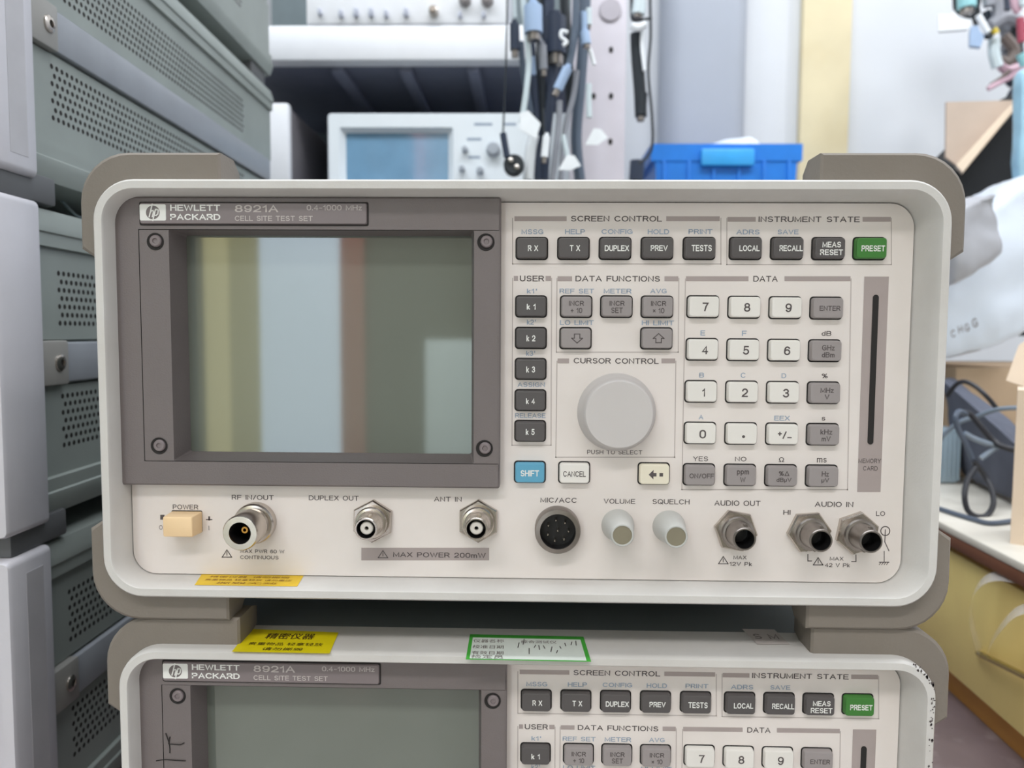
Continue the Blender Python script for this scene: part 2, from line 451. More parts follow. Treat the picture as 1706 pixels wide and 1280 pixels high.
def ptext(s, px, py, wpx=None, hpx=9.5, m=None, bold=0.012, Y=YT, mb=None, align='c'):
    x, z = S(px, py, Y); k = (Y - CAM.y) / F
    (mb or P).text(s, (x, Y, z), GX, GZ, wpx * k if wpx else None, hpx * k if hpx else None, m or M_ink, bold, align)
def prect(x0, y0, x1, y1, m, Y=YT, mb=None):
    a = S(x0, y0, Y); c = S(x1, y0, Y); d = S(x1, y1, Y); e = S(x0, y1, Y)
    (mb or P).xz([a, c, d, e], Y, m)
def pline(pts, wpx=1.5, m=None, Y=YT + .00003, mb=None):
    for (x0, y0), (x1, y1) in zip(pts[:-1], pts[1:]):
        a = Vector(S(x0, y0, Y)); c = Vector(S(x1, y1, Y)); d = (c - a)
        if d.length < 1e-7: continue
        d.normalize(); n = Vector((-d.y, d.x)) * (wpx * U / 2); a = a - d * wpx * U / 2; c = c + d * wpx * U / 2
        (mb or P).xz([a - n, c - n, c + n, a + n], Y, m or M_line)
def pbox(x0, y0, x1, y1, dx=0):
    pline([(x1, y0), (x1 - dx, y1), (x0 - dx, y1), (x0, y0)], 1.6)
def ring2(cx, cy, r, wpx, m, n=20, Y=YT, mb=None):
    pline([(cx + r * math.cos(2 * math.pi * i / n), cy + r * math.sin(2 * math.pi * i / n)) for i in range(n + 1)], wpx, m, Y, mb)

pbox(854, 364, 1201, 440); pbox(1211, 364, 1485, 441); pbox(854, 464, 919, 742, 1); pbox(928, 464, 1131, 587, 1)
pbox(928, 602, 1126, 762, 2); pbox(1142, 465, 1418, 816, 6)
for t_, cx, cy, wd, bars in (('SCREEN CONTROL', 1027, 364.5, 149, ((857, 944), (1110, 1199))),
        ('INSTRUMENT STATE', 1348, 365.5, 164, ((1212, 1259), (1437, 1484))), ('USER', 886, 464, 41, ((856, 863), (909, 918))),
        ('DATA FUNCTIONS', 1029, 464.5, 139, ((929, 953), (1107, 1130))), ('CURSOR CONTROL', 1026.5, 601.5, 141, ((929, 948), (1102, 1125))),
        ('DATA', 1275.5, 464.5, 40, ((1143, 1247), (1307, 1417)))):
    ptext(t_, cx, cy, wd, 10, M_ink, 0.008)
    for x0, x1 in bars: prect(x0, cy - 4, x1, cy + 4, M_bar)
for t_, cx, cy, wd in (('MSSG', 887, 386, 36), ('HELP', 958, 386, 33), ('CONFIG', 1028, 386, 51), ('HOLD', 1097, 386, 35), ('PRINT', 1167, 386, 39),
        ('ADRS', 1246, 386.5, 38), ('SAVE', 1313, 386.5, 34), ('REF SET', 961, 485, 57), ('METER', 1029, 485, 46), ('AVG', 1097, 485, 27),
        ('LO LIMIT', 961, 537.5, 56), ('HI LIMIT', 1096, 538, 53), ("k1'", 886, 485, 17), ("k2'", 885, 537, 15), ("k3'", 884, 589, 15),
        ('ASSIGN', 885, 641, 46), ('RELEASE', 883.5, 692.5, 51), ('E', 1171, 555, 8), ('F', 1240, 555.5, 8), ('B', 1169, 625, 8), ('C', 1238, 625.5, 8),
        ('D', 1306, 626, 8), ('A', 1168, 695, 8), ('EEX', 1303, 697, 26)):
    ptext(t_, cx, cy, wd, 8.5, M_inkb, 0.012)
for t_, cx, cy, wd in (('dB', 1377, 555.5, 16), ('%', 1374, 626.5, 10), ('s', 1372, 698, 6), ('YES', 1167, 764.5, 25), ('NO', 1234, 765, 19),
        ('\u03a9', 1302, 766, 9), ('ms', 1369, 767, 16)):
    ptext(t_, cx, cy, wd, 8 if t_ not in ('s',) else 6, M_ink, 0.0)
ptext('PUSH TO SELECT', 1024, 753.5, 92, 7.5, M_ink, 0)
# lower row
for t_, cx, cy, wd, h in (('POWER', 309, 845, 44, 9), ('RF IN/OUT', 421, 829, 72, 9), ('DUPLEX OUT', 556, 830, 85, 9), ('ANT IN', 746, 832, 47, 9),
        ('MIC/ACC', 930.5, 833.5, 61, 9), ('VOLUME', 1032, 835.5, 53, 9), ('SQUELCH', 1118, 836.5, 62, 9), ('AUDIO OUT', 1228.5, 838.5, 77, 9.5),
        ('AUDIO IN', 1389.5, 840.5, 64, 9.5), ('HI', 1311, 854, 12, 8), ('LO', 1467, 856, 15, 8), ('MAX PWR 60 W', 437, 919, 76, 7), ('CONTINUOUS', 432, 929, 66, 7),
        ('MAX', 1233, 929, 22, 7), ('12V Pk', 1234, 940, 38, 7.5), ('MAX', 1394, 931, 23, 7), ('42 V Pk', 1395, 942, 42, 7.5)):
    ptext(t_, cx, cy, wd, h, M_ink, 0.004)
prect(602, 913, 815, 934, M_bar)
ptext('MAX POWER 200mW', 732, 925, 158, 9.5, M_ink, 0.012, YT - .00004)
def warn(cx, cy, s=8, Y=YT - .00004):
    pline([(cx, cy - s * .8), (cx + s, cy + s * .7), (cx - s, cy + s * .7), (cx, cy - s * .8)], 1.4, M_ink, Y)
    pline([(cx, cy - s * .3), (cx, cy + s * .3)], 1.3, M_ink, Y)
warn(378, 923); warn(638, 924); warn(1205, 934); warn(1363, 936)
pline([(1346, 924), (1346, 935), (1352, 935)], 1.5, M_ink); pline([(1426, 925), (1426, 936), (1419, 936)], 1.5, M_ink)
ring2(1475, 885, 7.5, 1.4, M_ink); pline([(1475, 883), (1474, 903), (1481, 918)], 1.5, M_ink)
pline([(1473, 919), (1473, 936)], 1.3, M_ink); pline([(1465, 937), (1481, 937)], 1.4, M_ink)
for k in range(4): pline([(1468 + 4 * k, 937), (1465 + 4 * k, 941)], 1.2, M_ink)
prect(267, 858, 274, 866, M_ink); pline([(344, 866), (353, 866)], 1.5, M_ink); pline([(348.5, 866), (348.5, 862)], 3, M_ink)
ptext('O', 268, 879, 6, 8, M_inkg, 0); ptext('I', 348, 880, None, 8, M_inkg, 0)
# memory card strip
a = [S(*q, YT) for q in ((1440, 461), (1481, 461), (1467, 820), (1428, 820))]; P.xz(a, YT, M_bar)
ptext('MEMORY', 1449, 768, 37, 8, M_ink, 0.004, YT - .00004); ptext('CARD', 1450, 780.5, 24, 8, M_ink, 0.0, YT - .00004)
panel = P.build('front_panel', unit, 'cream front panel printed with grey and blue lettering', recalc=False, flat=True)
b = MB(); a = [Vector(S(*q, YT - .00006)) for q in ((1459, 496), (1450, 736))]
d = (a[1] - a[0]).normalized(); n_ = Vector((-d.y, d.x)); r = 4.7 * U; pts = []
for c0, s0 in ((a[0], -1), (a[1], 1)):
    for i in range(9):
        an = math.pi * i / 8
        pts.append(c0 + n_ * (math.cos(an) * r * (1 if s0 < 0 else -1)) + d * (math.sin(an) * r * s0))
b.loft([[(p.x, YT - .0003, p.y) for p in pts], [(c.x * 1, YT - .00005, c.y) for c in pts]], M_hole, True)
b.build('card_slot', panel, 'black memory card slot')

# keys -------------------------------------------------------------
def key(px, py, wpx, hpx, m, lines, tm, label, hts=None, icon=None, dx=2):
    """px,py: centre of the key as seen"""
    b = MB(); yt = YP - .0031
    x, z = S(px, py, YP - .0012); w = wpx * U * .965; h = hpx * U * .965
    b.xz(rr(x, z, w + .0011, h + .0011, .0016, 4), YP - .0001, M_hole)
    L = lambda ww, hh, Y, r: [(q[0], Y, q[1]) for q in rr(x, z, ww, hh, r, 4)]
    b.loft([L(w, h, YP, .0013), L(w - .0002, h - .0002, yt + .0006, .0013), L(w - .0007, h - .0007, yt + .0001, .0012), L(w - .0013, h - .0013, yt, .001)], m, False, True)
    Y = yt - .00006; k = (Y - CAM.y) / F
    hts = hts or [10.5] * len(lines); tot = sum(hts) + 2.5 * (len(lines) - 1); cur = z + tot * k / 2 - .6 * k
    xo = x + dx * k
    for (st, wd), hh in zip(lines, hts):
        b.text(st, (xo, Y, cur - hh * k / 2), GX, GZ, wd * k, hh * k, tm, 0.02 if tm is M_inkw else 0.012)
        cur -= (hh + 2.5) * k
    if icon:
        for poly in icon:
            b.xz([(xo + u * k, z + v * k) for u, v in poly], Y, M_ink)
    return b.build('key', unit, label, recalc=False)
def outl(pts, t=1.5):
    res = []
    n = len(pts)
    for i in range(n):
        a = Vector(pts[i]); c = Vector(pts[(i + 1) % n]); d = (c - a).normalized(); nn = Vector((-d.y, d.x)) * t / 2
        a = a - d * t / 2; c = c + d * t / 2
        res.append([tuple(a - nn), tuple(c - nn), tuple(c + nn), tuple(a + nn)])
    return res
KW, KH = 51.5, 35
for s_, cx, wd in (('R X', 886, 17), ('T X', 955.5, 17), ('DUPLEX', 1025, 40), ('PREV', 1095, 28), ('TESTS', 1165.3, 33), ('LOCAL', 1242.5, 33), ('RECALL', 1311.5, 38)):
    key(cx, 413.7, KW, KH, M_kd, [(s_, wd)], M_inkw, 'dark grey key with white lettering', dx=2 + (cx > 1200) * 2)
key(1380.5, 414, KW, KH, M_kd, [('MEAS', 30), ('RESET', 37)], M_inkw, 'dark grey key with two lines of white lettering', [10, 10], dx=2)
key(1449.5, 414, KW, KH, M_kgreen, [('PRESET', 38)], M_inkw, 'green key with white lettering', dx=2)
for i, cy in enumerate((510.7, 563.3, 615, 667.3, 718.5)):
    key(884.8 - i * .4, cy, KW - .6, KH - .8, M_kd, [('k %d' % (i + 1), 15)], M_inkw, 'dark grey key with white lettering', dx=0)
key(882.7, 787, KW, KH, M_kblue, [('SHIFT', 31)], M_inkw, 'light blue key with pale lettering', dx=0)
key(956.7, 788, KW, KH, M_kw, [('CANCEL', 38)], M_ink, 'white key with dark lettering', dx=0)
key(1089.5, 789.8, KW, KH, M_kc, [], M_ink, 'cream key with a left arrow', icon=[[(-12, 0), (-4, 8), (-4, 3), (1, 3), (1, -3), (-4, -3), (-4, -8)], [(6, 3), (12, 3), (12, -3), (6, -3)]])
key(960, 511, KW, KH - .5, M_kg, [('INCR', 25), ('\u00f7 10', 19)], M_ink, 'grey key with dark lettering', [9, 9], dx=0)
key(1027.2, 511, KW, KH - .5, M_kg, [('INCR', 25), ('SET', 19)], M_ink, 'grey key with dark lettering', [9, 9], dx=0)
key(1095, 511.3, KW, KH - .5, M_kg, [('INCR', 25), ('\u00d7 10', 19)], M_ink, 'grey key with dark lettering', [9, 9], dx=1)
AR = [(0, 8), (9, 0), (4.5, 0), (4.5, -7), (-4.5, -7), (-4.5, 0), (-9, 0)]
key(959, 563.7, KW, KH - .8, M_kg, [], M_ink, 'grey key with a hollow down arrow', icon=outl([(x, -y) for x, y in AR]))
key(1094, 564, KW, KH - .8, M_kg, [], M_ink, 'grey key with a hollow up arrow', icon=outl(AR))
for row, (y0, x0) in enumerate(((511.2, 1171.6), (582.3, 1170), (652.6, 1168), (722, 1166.6), (791.3, 1165))):
    for c in range(4):
        cx = x0 + c * 68.6 - (c * .4 if row else 0); cy = y0 + c * .75
        if row < 3 and c < 3:
            key(cx, cy, KW, KH, M_kw, [(str([7, 4, 1][row] + c), 10.5 if not (row == 2 and c == 0) else 5)], M_ink, 'white key with a dark digit', [14.5], dx=2.5)
        elif row == 3 and c < 3:
            if c == 0: key(cx, cy, KW, KH, M_kw, [('0', 11)], M_ink, 'white key with a dark digit', [14.5], dx=2.5)
            elif c == 1: key(cx, cy, KW, KH, M_kw, [], M_ink, 'white key with a decimal point', icon=[[(2.6 * math.cos(a * .785), -4 + 2.6 * math.sin(a * .785)) for a in range(8)]])
            else: key(cx, cy, KW, KH, M_kw, [('+/\u2013', 23)], M_ink, 'white key with plus and minus', [13])
        else:
            tx = {(0, 3): [('ENTER', 34)], (1, 3): [('GHz', 21), ('dBm', 21)], (2, 3): [('MHz', 22), ('V', 8)], (3, 3): [('kHz', 20), ('mV', 15)],
                  (4, 0): [('ON/OFF', 41)], (4, 1): [('ppm', 20), ('W', 9)], (4, 2): [('%\u0394', 18), ('dB\u00b5V', 25)], (4, 3): [('Hz', 12), ('\u00b5V', 13)]}[(row, c)]
            key(cx, cy, KW, KH, M_kg, tx, M_ink, 'grey key with dark unit lettering', [9] * len(tx), dx=2.5)

# cursor knob --------------------------------------------------------
b = MB(); x, z = S(1027.3, 688, YP)
x1, z1 = S(1031.3, 690.3, .0045)
b.lathe(((x + x1) / 2, 0, (z + z1) / 2), [(.0172, YP), (.0170, .0135), (.0160, .0120), (.0153, .0085), (.0149, .0058), (.0146, .0050), (.0141, .0046), (.001, .0045)], M_knob, n=64, cap1=True)
b.build('cursor_knob', unit, 'large round light grey knob')

# connectors ----------------------------------------------------------
def hexnut(c, y0, y1, R, rot, par):
    b = MB()
    def hx(r, Y): return [(c[0] + r * math.cos(math.radians(rot + 60 * i)), Y, c[1] + r * math.sin(math.radians(rot + 60 * i))) for i in range(6)]
    b.loft([hx(R, y0), hx(R, y1 + .0007), hx(R * .94, y1)], M_metal, False, True)
    b.build('hex_nut', par, 'bright metal hex nut', angle=25)
def bnc(px, py, rot, dark, name_label):
    tx, tz = S(px, py, -.0005); c = (tx, 0, tz)
    b = MB(); y1 = -.0005
    m2 = M_metald if dark else M_metal
    b.lathe(c, [(.0072, YP), (.0072, .0098), (.0067, .0091), (.0058, .0089), (.0054, .0070), (.0050, .0055), (.0049, y1 + .0004), (.0046, y1), (.0041, y1),
                (.0040, y1 + .0004), (.0040, .0100), (.0005, .0100)], m2, n=36, mats=[m2] * 9 + [M_black, M_black], cap1=True)
    for a in (math.radians(75), math.radians(255)):
        lx, lz = c[0] + .0049 * math.cos(a), c[2] + .0049 * math.sin(a)
        b.lathe((lx, 0, lz), [(.0009, .0045), (.0009, .0028), (.0003, .0028)], m2, n=8, cap1=True)
    if not dark:
        b.lathe(c, [(.0028, .0098), (.0028, .0012), (.0024, .0008), (.0009, .0008), (.0009, .0030)], M_insul, n=24)
        b.lathe(c, [(.0009, .0060), (.0009, .0032), (.0001, .0030)], M_hole, n=12, cap1=True)
    else:
        b.lathe(c, [(.0020, .0100), (.0020, .0070), (.0006, .0068)], M_black, n=16, cap1=True)
    o = b.build('coaxial_connector', unit, name_label)
    hexnut((c[0], c[2]), YP, .0122, .0096, rot, o)
    b = MB(); b.lathe(c, [(.0022 if not dark else .0012, .0101), (.0011, .0099)], M_brass, n=12, cap1=True)
    b.build('center_contact', o)
bnc(609.5, 882, 28, False, 'short nickel coaxial connector with a white centre')
bnc(793.3, 882, 30, False, 'short nickel coaxial connector with a white centre')
bnc(1240.7, 899, 50, True, 'grey metal coaxial connector with a dark bore')
bnc(1368, 901.7, 5, True, 'grey metal coaxial connector with a dark bore')
bnc(1451.7, 903.2, 20, True, 'grey metal coaxial connector with a dark bore')
tx, tz = S(399.5, 889, -.005)
b = MB()
b.lathe((tx, 0, tz), [(.0090, YP), (.0090, .0110), (.0084, .0102), (.0071, .0100), (.0070, .0070), (.0076, .0066), (.0076, -.0042), (.0071, -.0050), (.0047, -.0050),
                      (.0046, -.0045), (.0046, .0100), (.0005, .0100)], M_metal, n=48, mats=[M_metal] * 9 + [M_black, M_black], cap1=True)
o = b.build('coaxial_connector', unit, 'large bright metal threaded connector')
b = MB(); b.lathe((tx, 0, tz), [(.0017, .0100), (.0017, .0008), (.0014, .0005), (.0007, .0005), (.0007, .0030), (.0001, .0030)], M_brass, n=20, mats=[M_brass] * 4 + [M_hole], cap1=True)
b.build('center_contact', o, 'gold centre contact')
# microphone socket
tx, tz = S(929.3, 886, .0085)
b = MB()
b.lathe((tx, 0, tz), [(.0100, YP), (.0100, .0090), (.0096, .0082), (.0078, .0080), (.0076, .0085), (.0076, .0140), (.0004, .0140)], M_metald, n=48,
        mats=[M_metald] * 4 + [M_black, M_black], cap1=True)
o = b.build('microphone_socket', unit, 'round metal socket with a black multi-pin insert')
for i in range(8):
    a = math.radians(100 + i * 51.4); rr_ = .0047 if i < 7 else 0
    b = MB(); c = (tx + rr_ * math.cos(a), 0, tz + rr_ * math.sin(a))
    b.lathe(c, [(.0006, .0140), (.0006, .0098), (.0003, .0094)], M_metal, n=10, cap1=True); b.build('pin', o)
for px, py in ((1037, 892.5), (1126.8, 894.8)):
    tx, tz = S(px, py, -.0025)
    b = MB()
    b.lathe((tx, 0, tz), [(.0072, YP), (.0070, .0130), (.0058, .0060), (.0052, .0010), (.0049, -.0020), (.0046, -.0025), (.0041, -.0025), (.0040, -.0021), (.0005, -.0021)],
            M_knobs, n=40, mats=[M_knobs] * 7 + [M_olive], cap1=True)
    b.build('small_knob', unit, 'small tapered grey knob with a flat olive end')
# power button
b = MB(); x0, z0 = S(271.4, 895, .0055); x1, z1 = S(320, 862, .0055)
cx, cz, w_, h_ = (x0 + x1) / 2, (z0 + z1) / 2, x1 - x0, z1 - z0
b.loft([[(q[0], Y, q[1]) for q in rr(cx, cz, w_ - d, h_ - d, .0006 + d / 4, 3)] for Y, d in ((YP, -.0006), (.0062, 0), (.0057, .0003), (.0055, .0008))], M_peach, False, True)
b.xz(rr(cx, cz + .0003, w_ + .0008, h_ + .0009, .0006, 3), YP - .0001, M_hole)
b.build('power_button', unit, 'peach coloured rectangular power button')

# screen frame ----------------------------------------------------------
YS = .0088
b = MB()
def R4(x0, y0, x1, y1, Y, r, n=6, Yp=None):
    (a, c), (d, e) = S(x0, y1, Yp or Y), S(x1, y0, Yp or Y)
    return [(q[0], Y, q[1]) for q in rr((a + d) / 2, (c + e) / 2, d - a, e - c, r, n)]
outb = R4(200, 328.5, 834.5, 808, YP + .0002, .0008, 6, YS)
def frameloop(off, Y):
    (a, c), (d, e) = S(200, 808, YS), S(834.5, 328.5, YS); pts = []
    a += off; c += off; d -= off; e -= off
    rads = ((d, e, .001, 0), (a, e, .0105 - off, 90), (a, c, .0015, 180), (d, c, .001, 270))
    for X, Z, r, a0 in rads:
        sxx = -1 if X == d else 1; szz = -1 if Z == e else 1
        for i in range(7):
            an = math.radians(a0 + 90 * i / 6)
            pts.append((X + sxx * r + r * math.cos(an), Y, Z + szz * r + r * math.sin(an)))
    return pts
plate = R4(240.5, 383.5, 833.2, 768.5, YS, .0003, 6)
plate2 = [(p[0] * 1, YS + .0005, p[2]) for p in plate]
def shr(L, d):
    cx = sum(p[0] for p in L) / len(L); cz = sum(p[2] for p in L) / len(L)
    return [(p[0] - d * (1 if p[0] > cx else -1), p[1], p[2] - d * (1 if p[2] > cz else -1)) for p in L]
op = R4(290, 384.5, 790, 768, YS + .0003, .0006, 6)
gl = R4(319, 394, 786.5, 752, .0225, .0012, 6)
b.loft([frameloop(0, YP + .0003), frameloop(0, YS + .0007), frameloop(.0007, YS), plate, plate2, shr([(p[0], YS + .0005, p[2]) for p in plate], .0002),
        shr([(p[0], YS + .0002, p[2]) for p in plate], .00025), op, gl], M_frame, mats=[M_frame] * 3 + [M_hole, M_hole] + [M_frame] * 3)
fr = b.build('screen_frame', unit, 'dark taupe plastic frame around the screen')
for px, py in ((258.5, 402.5), (809.5, 403.5), (265, 743), (807, 747.5)):
    x, z = S(px, py, YS); b = MB()
    b.lathe((x, 0, z), [(.0037, YS + .00005), (.0035, YS - .00008), (.0027, YS + .0002)], M_hole, n=28, cap1=True)
    b.lathe((x + .0003, 0, z + .0002), [(.0026, YS + .0002), (.0025, YS - .0006), (.0021, YS - .0010), (.0012, YS - .0010), (.0010, YS - .0004), (.0002, YS - .0004)], M_plate, n=24, cap1=True)
    b.build('screw', fr, 'recessed grey screw')
b = MB()
def npl(off, Y): return R4(232 + off, 337.5 + off, 612 - off, 374 - off, Y, .0008, 4, YS - .001)
b.loft([npl(-1.5, YS + .0001), npl(-1, YS - .0002), npl(1, YS - .0004), npl(1.6, YS - .0010), npl(2.3, YS - .0012)], M_plate, False, True, mats=[M_hole, M_hole, M_plate, M_plate])  # dark outer skirt paints the thin shadow under the plate
YN = YS - .0012 - .00007
def nrect(x0, y0, x1, y1, r, m, Y): b.xz([(p[0], p[2]) for p in R4(x0, y0, x1, y1, Y, r, 4)], Y, m)
nrect(233, 340.5, 276, 367.5, .0006, M_inkw, YN)
cx, cy = 254.5, 354
pts = [(cx + 11.5 * math.cos(i * math.pi / 12), cy + 11.5 * math.sin(i * math.pi / 12)) for i in range(24)]
b.xz([S(px, py, YN - .00004) for px, py in pts], YN - .00004, M_frame)
for pl in ([(253.5, 340.5), (248.6, 361)], [(250.6, 354), (252.4, 351.2), (255, 351), (255.8, 353), (253.8, 361)],
           [(259, 349), (254.6, 367.5)], [(258.4, 351), (261, 349), (263.8, 350.2), (262.8, 356.5), (260.4, 359), (256.8, 358.8)]):
    pline(pl, 2.0, M_inkw, YN - .00008, b)
for t_, x0, x1, cy, h, bo in (('HEWLETT', 283, 367, 346.5, 11, .022), ('PACKARD', 283, 367.5, 361.5, 11, .022), ('8921A', 391, 464, 347.5, 12.5, .01),
                          ('CELL SITE TEST SET', 391, 521, 364, 8.5, .006), ('0.4-1000 MHz', 511, 603, 346, 9, .004)):
    ptext(t_, (x0 + x1) / 2, cy, x1 - x0, h, M_inkw if bo > .02 else M_label, bo, YN, b)
b.build('nameplate', fr, 'slim raised nameplate with white maker lettering', recalc=False)
b = MB(); g2 = [(p[0], .0222, p[2]) for p in gl]
b.face(g2, M_glass); b.build('screen_glass', unit, 'glossy grey-green screen glass', recalc=False)

# yellow sticker on the lower ledge of the upper bezel
def ledge(px, f):
    """point on the slanted bottom wall of the bezel"""
    Y = .0008 + (.0165 - .0008) * f; z0 = -(H / 2 - .0046); z1 = -.0835; z = z0 + (z1 - z0) * f + .00015
    return PZ(px, 0, z).x, Y, z
def ledge_at(px, f):
    _, Y, z = 0, .0008 + .0157 * f, -(H / 2 - .0046) + (-.0835 + H / 2 - .0046) * f + .00015
    # x where the pixel column meets this line
    lo, hi = -.2, .2
    for _i in range(40):
        mid = (lo + hi) / 2; v = Vector((mid, Y, z)) - CAM
        if v.dot(RIGHT) / v.dot(FWD) * F + 853 < px: lo = mid
        else: hi = mid
    return Vector((mid, Y, z))
def sticker_on(name, c4, m, label, par, writer=None, bow=0):
    b = MB(); b.face(c4, m)
    if writer: writer(b, [Vector(c) for c in c4])
    return b.build(name, par, label, recalc=False, flat=True)
def wr_small(b, c):     # c: near-left, near-right, far-right, far-left
    ex = (c[1] - c[0]).normalized(); ez = (c[3] - c[0]); ez = (ez - ex * ez.dot(ex)).normalized(); n = ex.cross(ez).normalized() * -.00008
    if n.y > 0: n = -n
    lw = (c[1] - c[0]).length; lh = (c[3] - c[0]).dot(ez)
    for f, wd, s_ in ((.78, .8, '\u7cbe\u5bc6\u4eea\u5668  \u8bf7\u52ff\u6495\u6bc1'), (.5, .86, '\u8d35\u91cd\u7269\u54c1 \u8f7b\u62ff\u8f7b\u653e \u8bf7\u52ff\u91cd\u538b'), (.22, .6, '\u6495\u6bc1\u65e0\u6548')):
        o = c[0] + ex * lw * .5 + (c[3] - c[0]) * f + n
        b.text(s_, o, ex, ez, lw * wd, lh * .17, M_inky, 0.0)
M_inky = mat('print_brown', (150, 105, 30), 0.6)
sticker_on('sticker', [ledge_at(324, .16), ledge_at(495, .16), ledge_at(506, .93), ledge_at(336, .93)], M_yel, 'yellow slanted sticker on the bottom ledge', unit, wr_small)

# small marks of wear on the upper set
rnd = random.Random(3)

# ---------------------------------------------------- the lower set
proto_children = list(unit.children)
low = copy_tree(unit)
OFF = Vector((.0035, .003, -.2026))
low.location = unit.location + OFF
low['label'] = 'grey test set underneath its twin, cut off by the lower picture edge'
low['_b'] = tuple(low.location)
for ch in list(low.children):
    if ch.name.startswith('sticker'): bpy.data.objects.remove(ch)
for o in list(low.children_recursive): o['_b'] = tuple(low.location)
ztop = OFF.z + H / 2 + .0002
def on_top(q): return [PZ(px, py, ztop) for px, py in q]
M_inkk = mat('print_black_brown', (70, 48, 10), 0.6)
def wr_yel(b, c):
    ex = Vector((1, 0, 0)); ez = Vector((0, 1, 0)); n = Vector((0, 0, .00012)); cc = (c[0] + c[1] + c[2] + c[3]) / 4
    hh = (c[3].y - c[0].y); lw = (c[1] - c[0]).length
    for f, wd, h, s_, bo in ((.72, .52, .26, '\u7cbe\u5bc6\u4eea\u5668', .01), (.36, .78, .13, '\u8d35\u91cd\u7269\u54c1 \u8f7b\u62ff\u8f7b\u653e', .0), (.14, .42, .12, '\u8bf7\u52ff\u6495\u6bc1', .0)):
        o = c[0] * (1 - f) * .5 + c[1] * (1 - f) * .5 + (c[2] + c[3]) * f * .5 + n
        b.text(s_, o, ex, ez, lw * wd, hh * h, M_inkk, bo)
sticker_on('sticker', on_top(((386, 1086), (549, 1089), (564, 1054), (417, 1048))), M_yel2, 'bright yellow sticker with black characters', low, wr_yel)
def wr_green(b, c):
    n = Vector((0, 0, .0001))
    def at(u, v): return (c[0] * (1 - u) + c[1] * u) * (1 - v) + (c[3] * (1 - u) + c[2] * u) * v + n
    b.face([at(.03, .03), at(.965, .03), at(.965, .86), at(.03, .86)], M_paper)
    ex = Vector((1, 0, 0)); ez = Vector((0, 1, 0)); k = (c[1] - c[0]).length
    n2 = Vector((0, 0, .0001))
    for v, s1, s2 in ((.72, '\u4eea\u5668\u540d\u79f0', '\u7efc\u5408\u6d4b\u8bd5\u4eea'), (.48, '\u6821\u51c6\u65e5\u671f', ''), (.25, '\u6709\u6548\u65e5\u671f', ''), (.1, '\u68c0\u5b9a\u5458', '')):
        b.text(s1, at(.17, v) + n2, ex, ez, k * .26, .0036, M_inkg, 0)
        if s2: b.text(s2, at(.6, v) + n2, ex, ez, k * .3, .0033, M_inkg, 0)
    rn = random.Random(5)
    for k_ in range(12):
        u = .42 + .045 * k_; v = .22 + .4 * rn.random(); a = at(u, v) + n2; c2 = at(u + rn.uniform(-.01, .02), v + rn.uniform(.1, .24)) + n2
        d = (c2 - a).normalized(); pn = Vector((-d.y, d.x, 0)) * .0002
        b.face([a - pn, c2 - pn, c2 + pn, a + pn], M_ink)
sticker_on('sticker', on_top(((776, 1099), (985, 1103), (972, 1061), (783, 1057))), M_green, 'white form sticker with a green border and handwriting', low, wr_green)
def wr_pale(b, c):
    o = (c[0] + c[1] + c[2] + c[3]) / 4 + Vector((0, 0, .0001))
    b.text('S M', o, (1, 0, 0), (0, 1, 0), .011, .006, M_inkg, 0)
sticker_on('sticker', on_top(((1262, 1074), (1316, 1074), (1290, 1049), (1236, 1048))), M_label, 'pale peeling paper label', low, wr_pale)
# chipped paint along the right corner of the lower bezel
b = MB(); cxx, czz = W / 2 - .0155 + OFF.x, H / 2 - .0155 + OFF.z
for k in range(50):
    if k < 24: a = math.radians(rnd.uniform(10, 80)); R = rnd.uniform(.0128, .0150); x = cxx + R * math.cos(a); z = czz + R * math.sin(a)
    else: x = cxx + rnd.uniform(.0126, .0146); z = czz - abs(rnd.gauss(0, .016))
    r = rnd.uniform(.0002, .0007); n = 6
    pts = [(x + r * rnd.uniform(.5, 1.1) * math.cos(2 * math.pi * i / n), z + r * rnd.uniform(.5, 1.6) * math.sin(2 * math.pi * i / n)) for i in range(n)]
    b.xz(pts, OFF.y - .00008, M_ink)
b.build('chipped_paint', low, 'dark chips worn into the rim at the right corner', recalc=False, flat=True)
b = MB()
def lowS(px, py, Y): p = PY(px, py, Y + OFF.y); return p
for pts in (((276, 1222), (282, 1240), (283, 1255)), ((284, 1240), (300, 1241), (307, 1238)), ((283, 1228), (281, 1240)), ((260, 1268), (275, 1266), (290, 1267), (309, 1268))):
    P3 = [lowS(px, py, YS - .0001) for px, py in pts]
    b.tube(P3, .00022, M_hole, n=5)
b.build('crack', low, 'dark cracks in the screen frame')

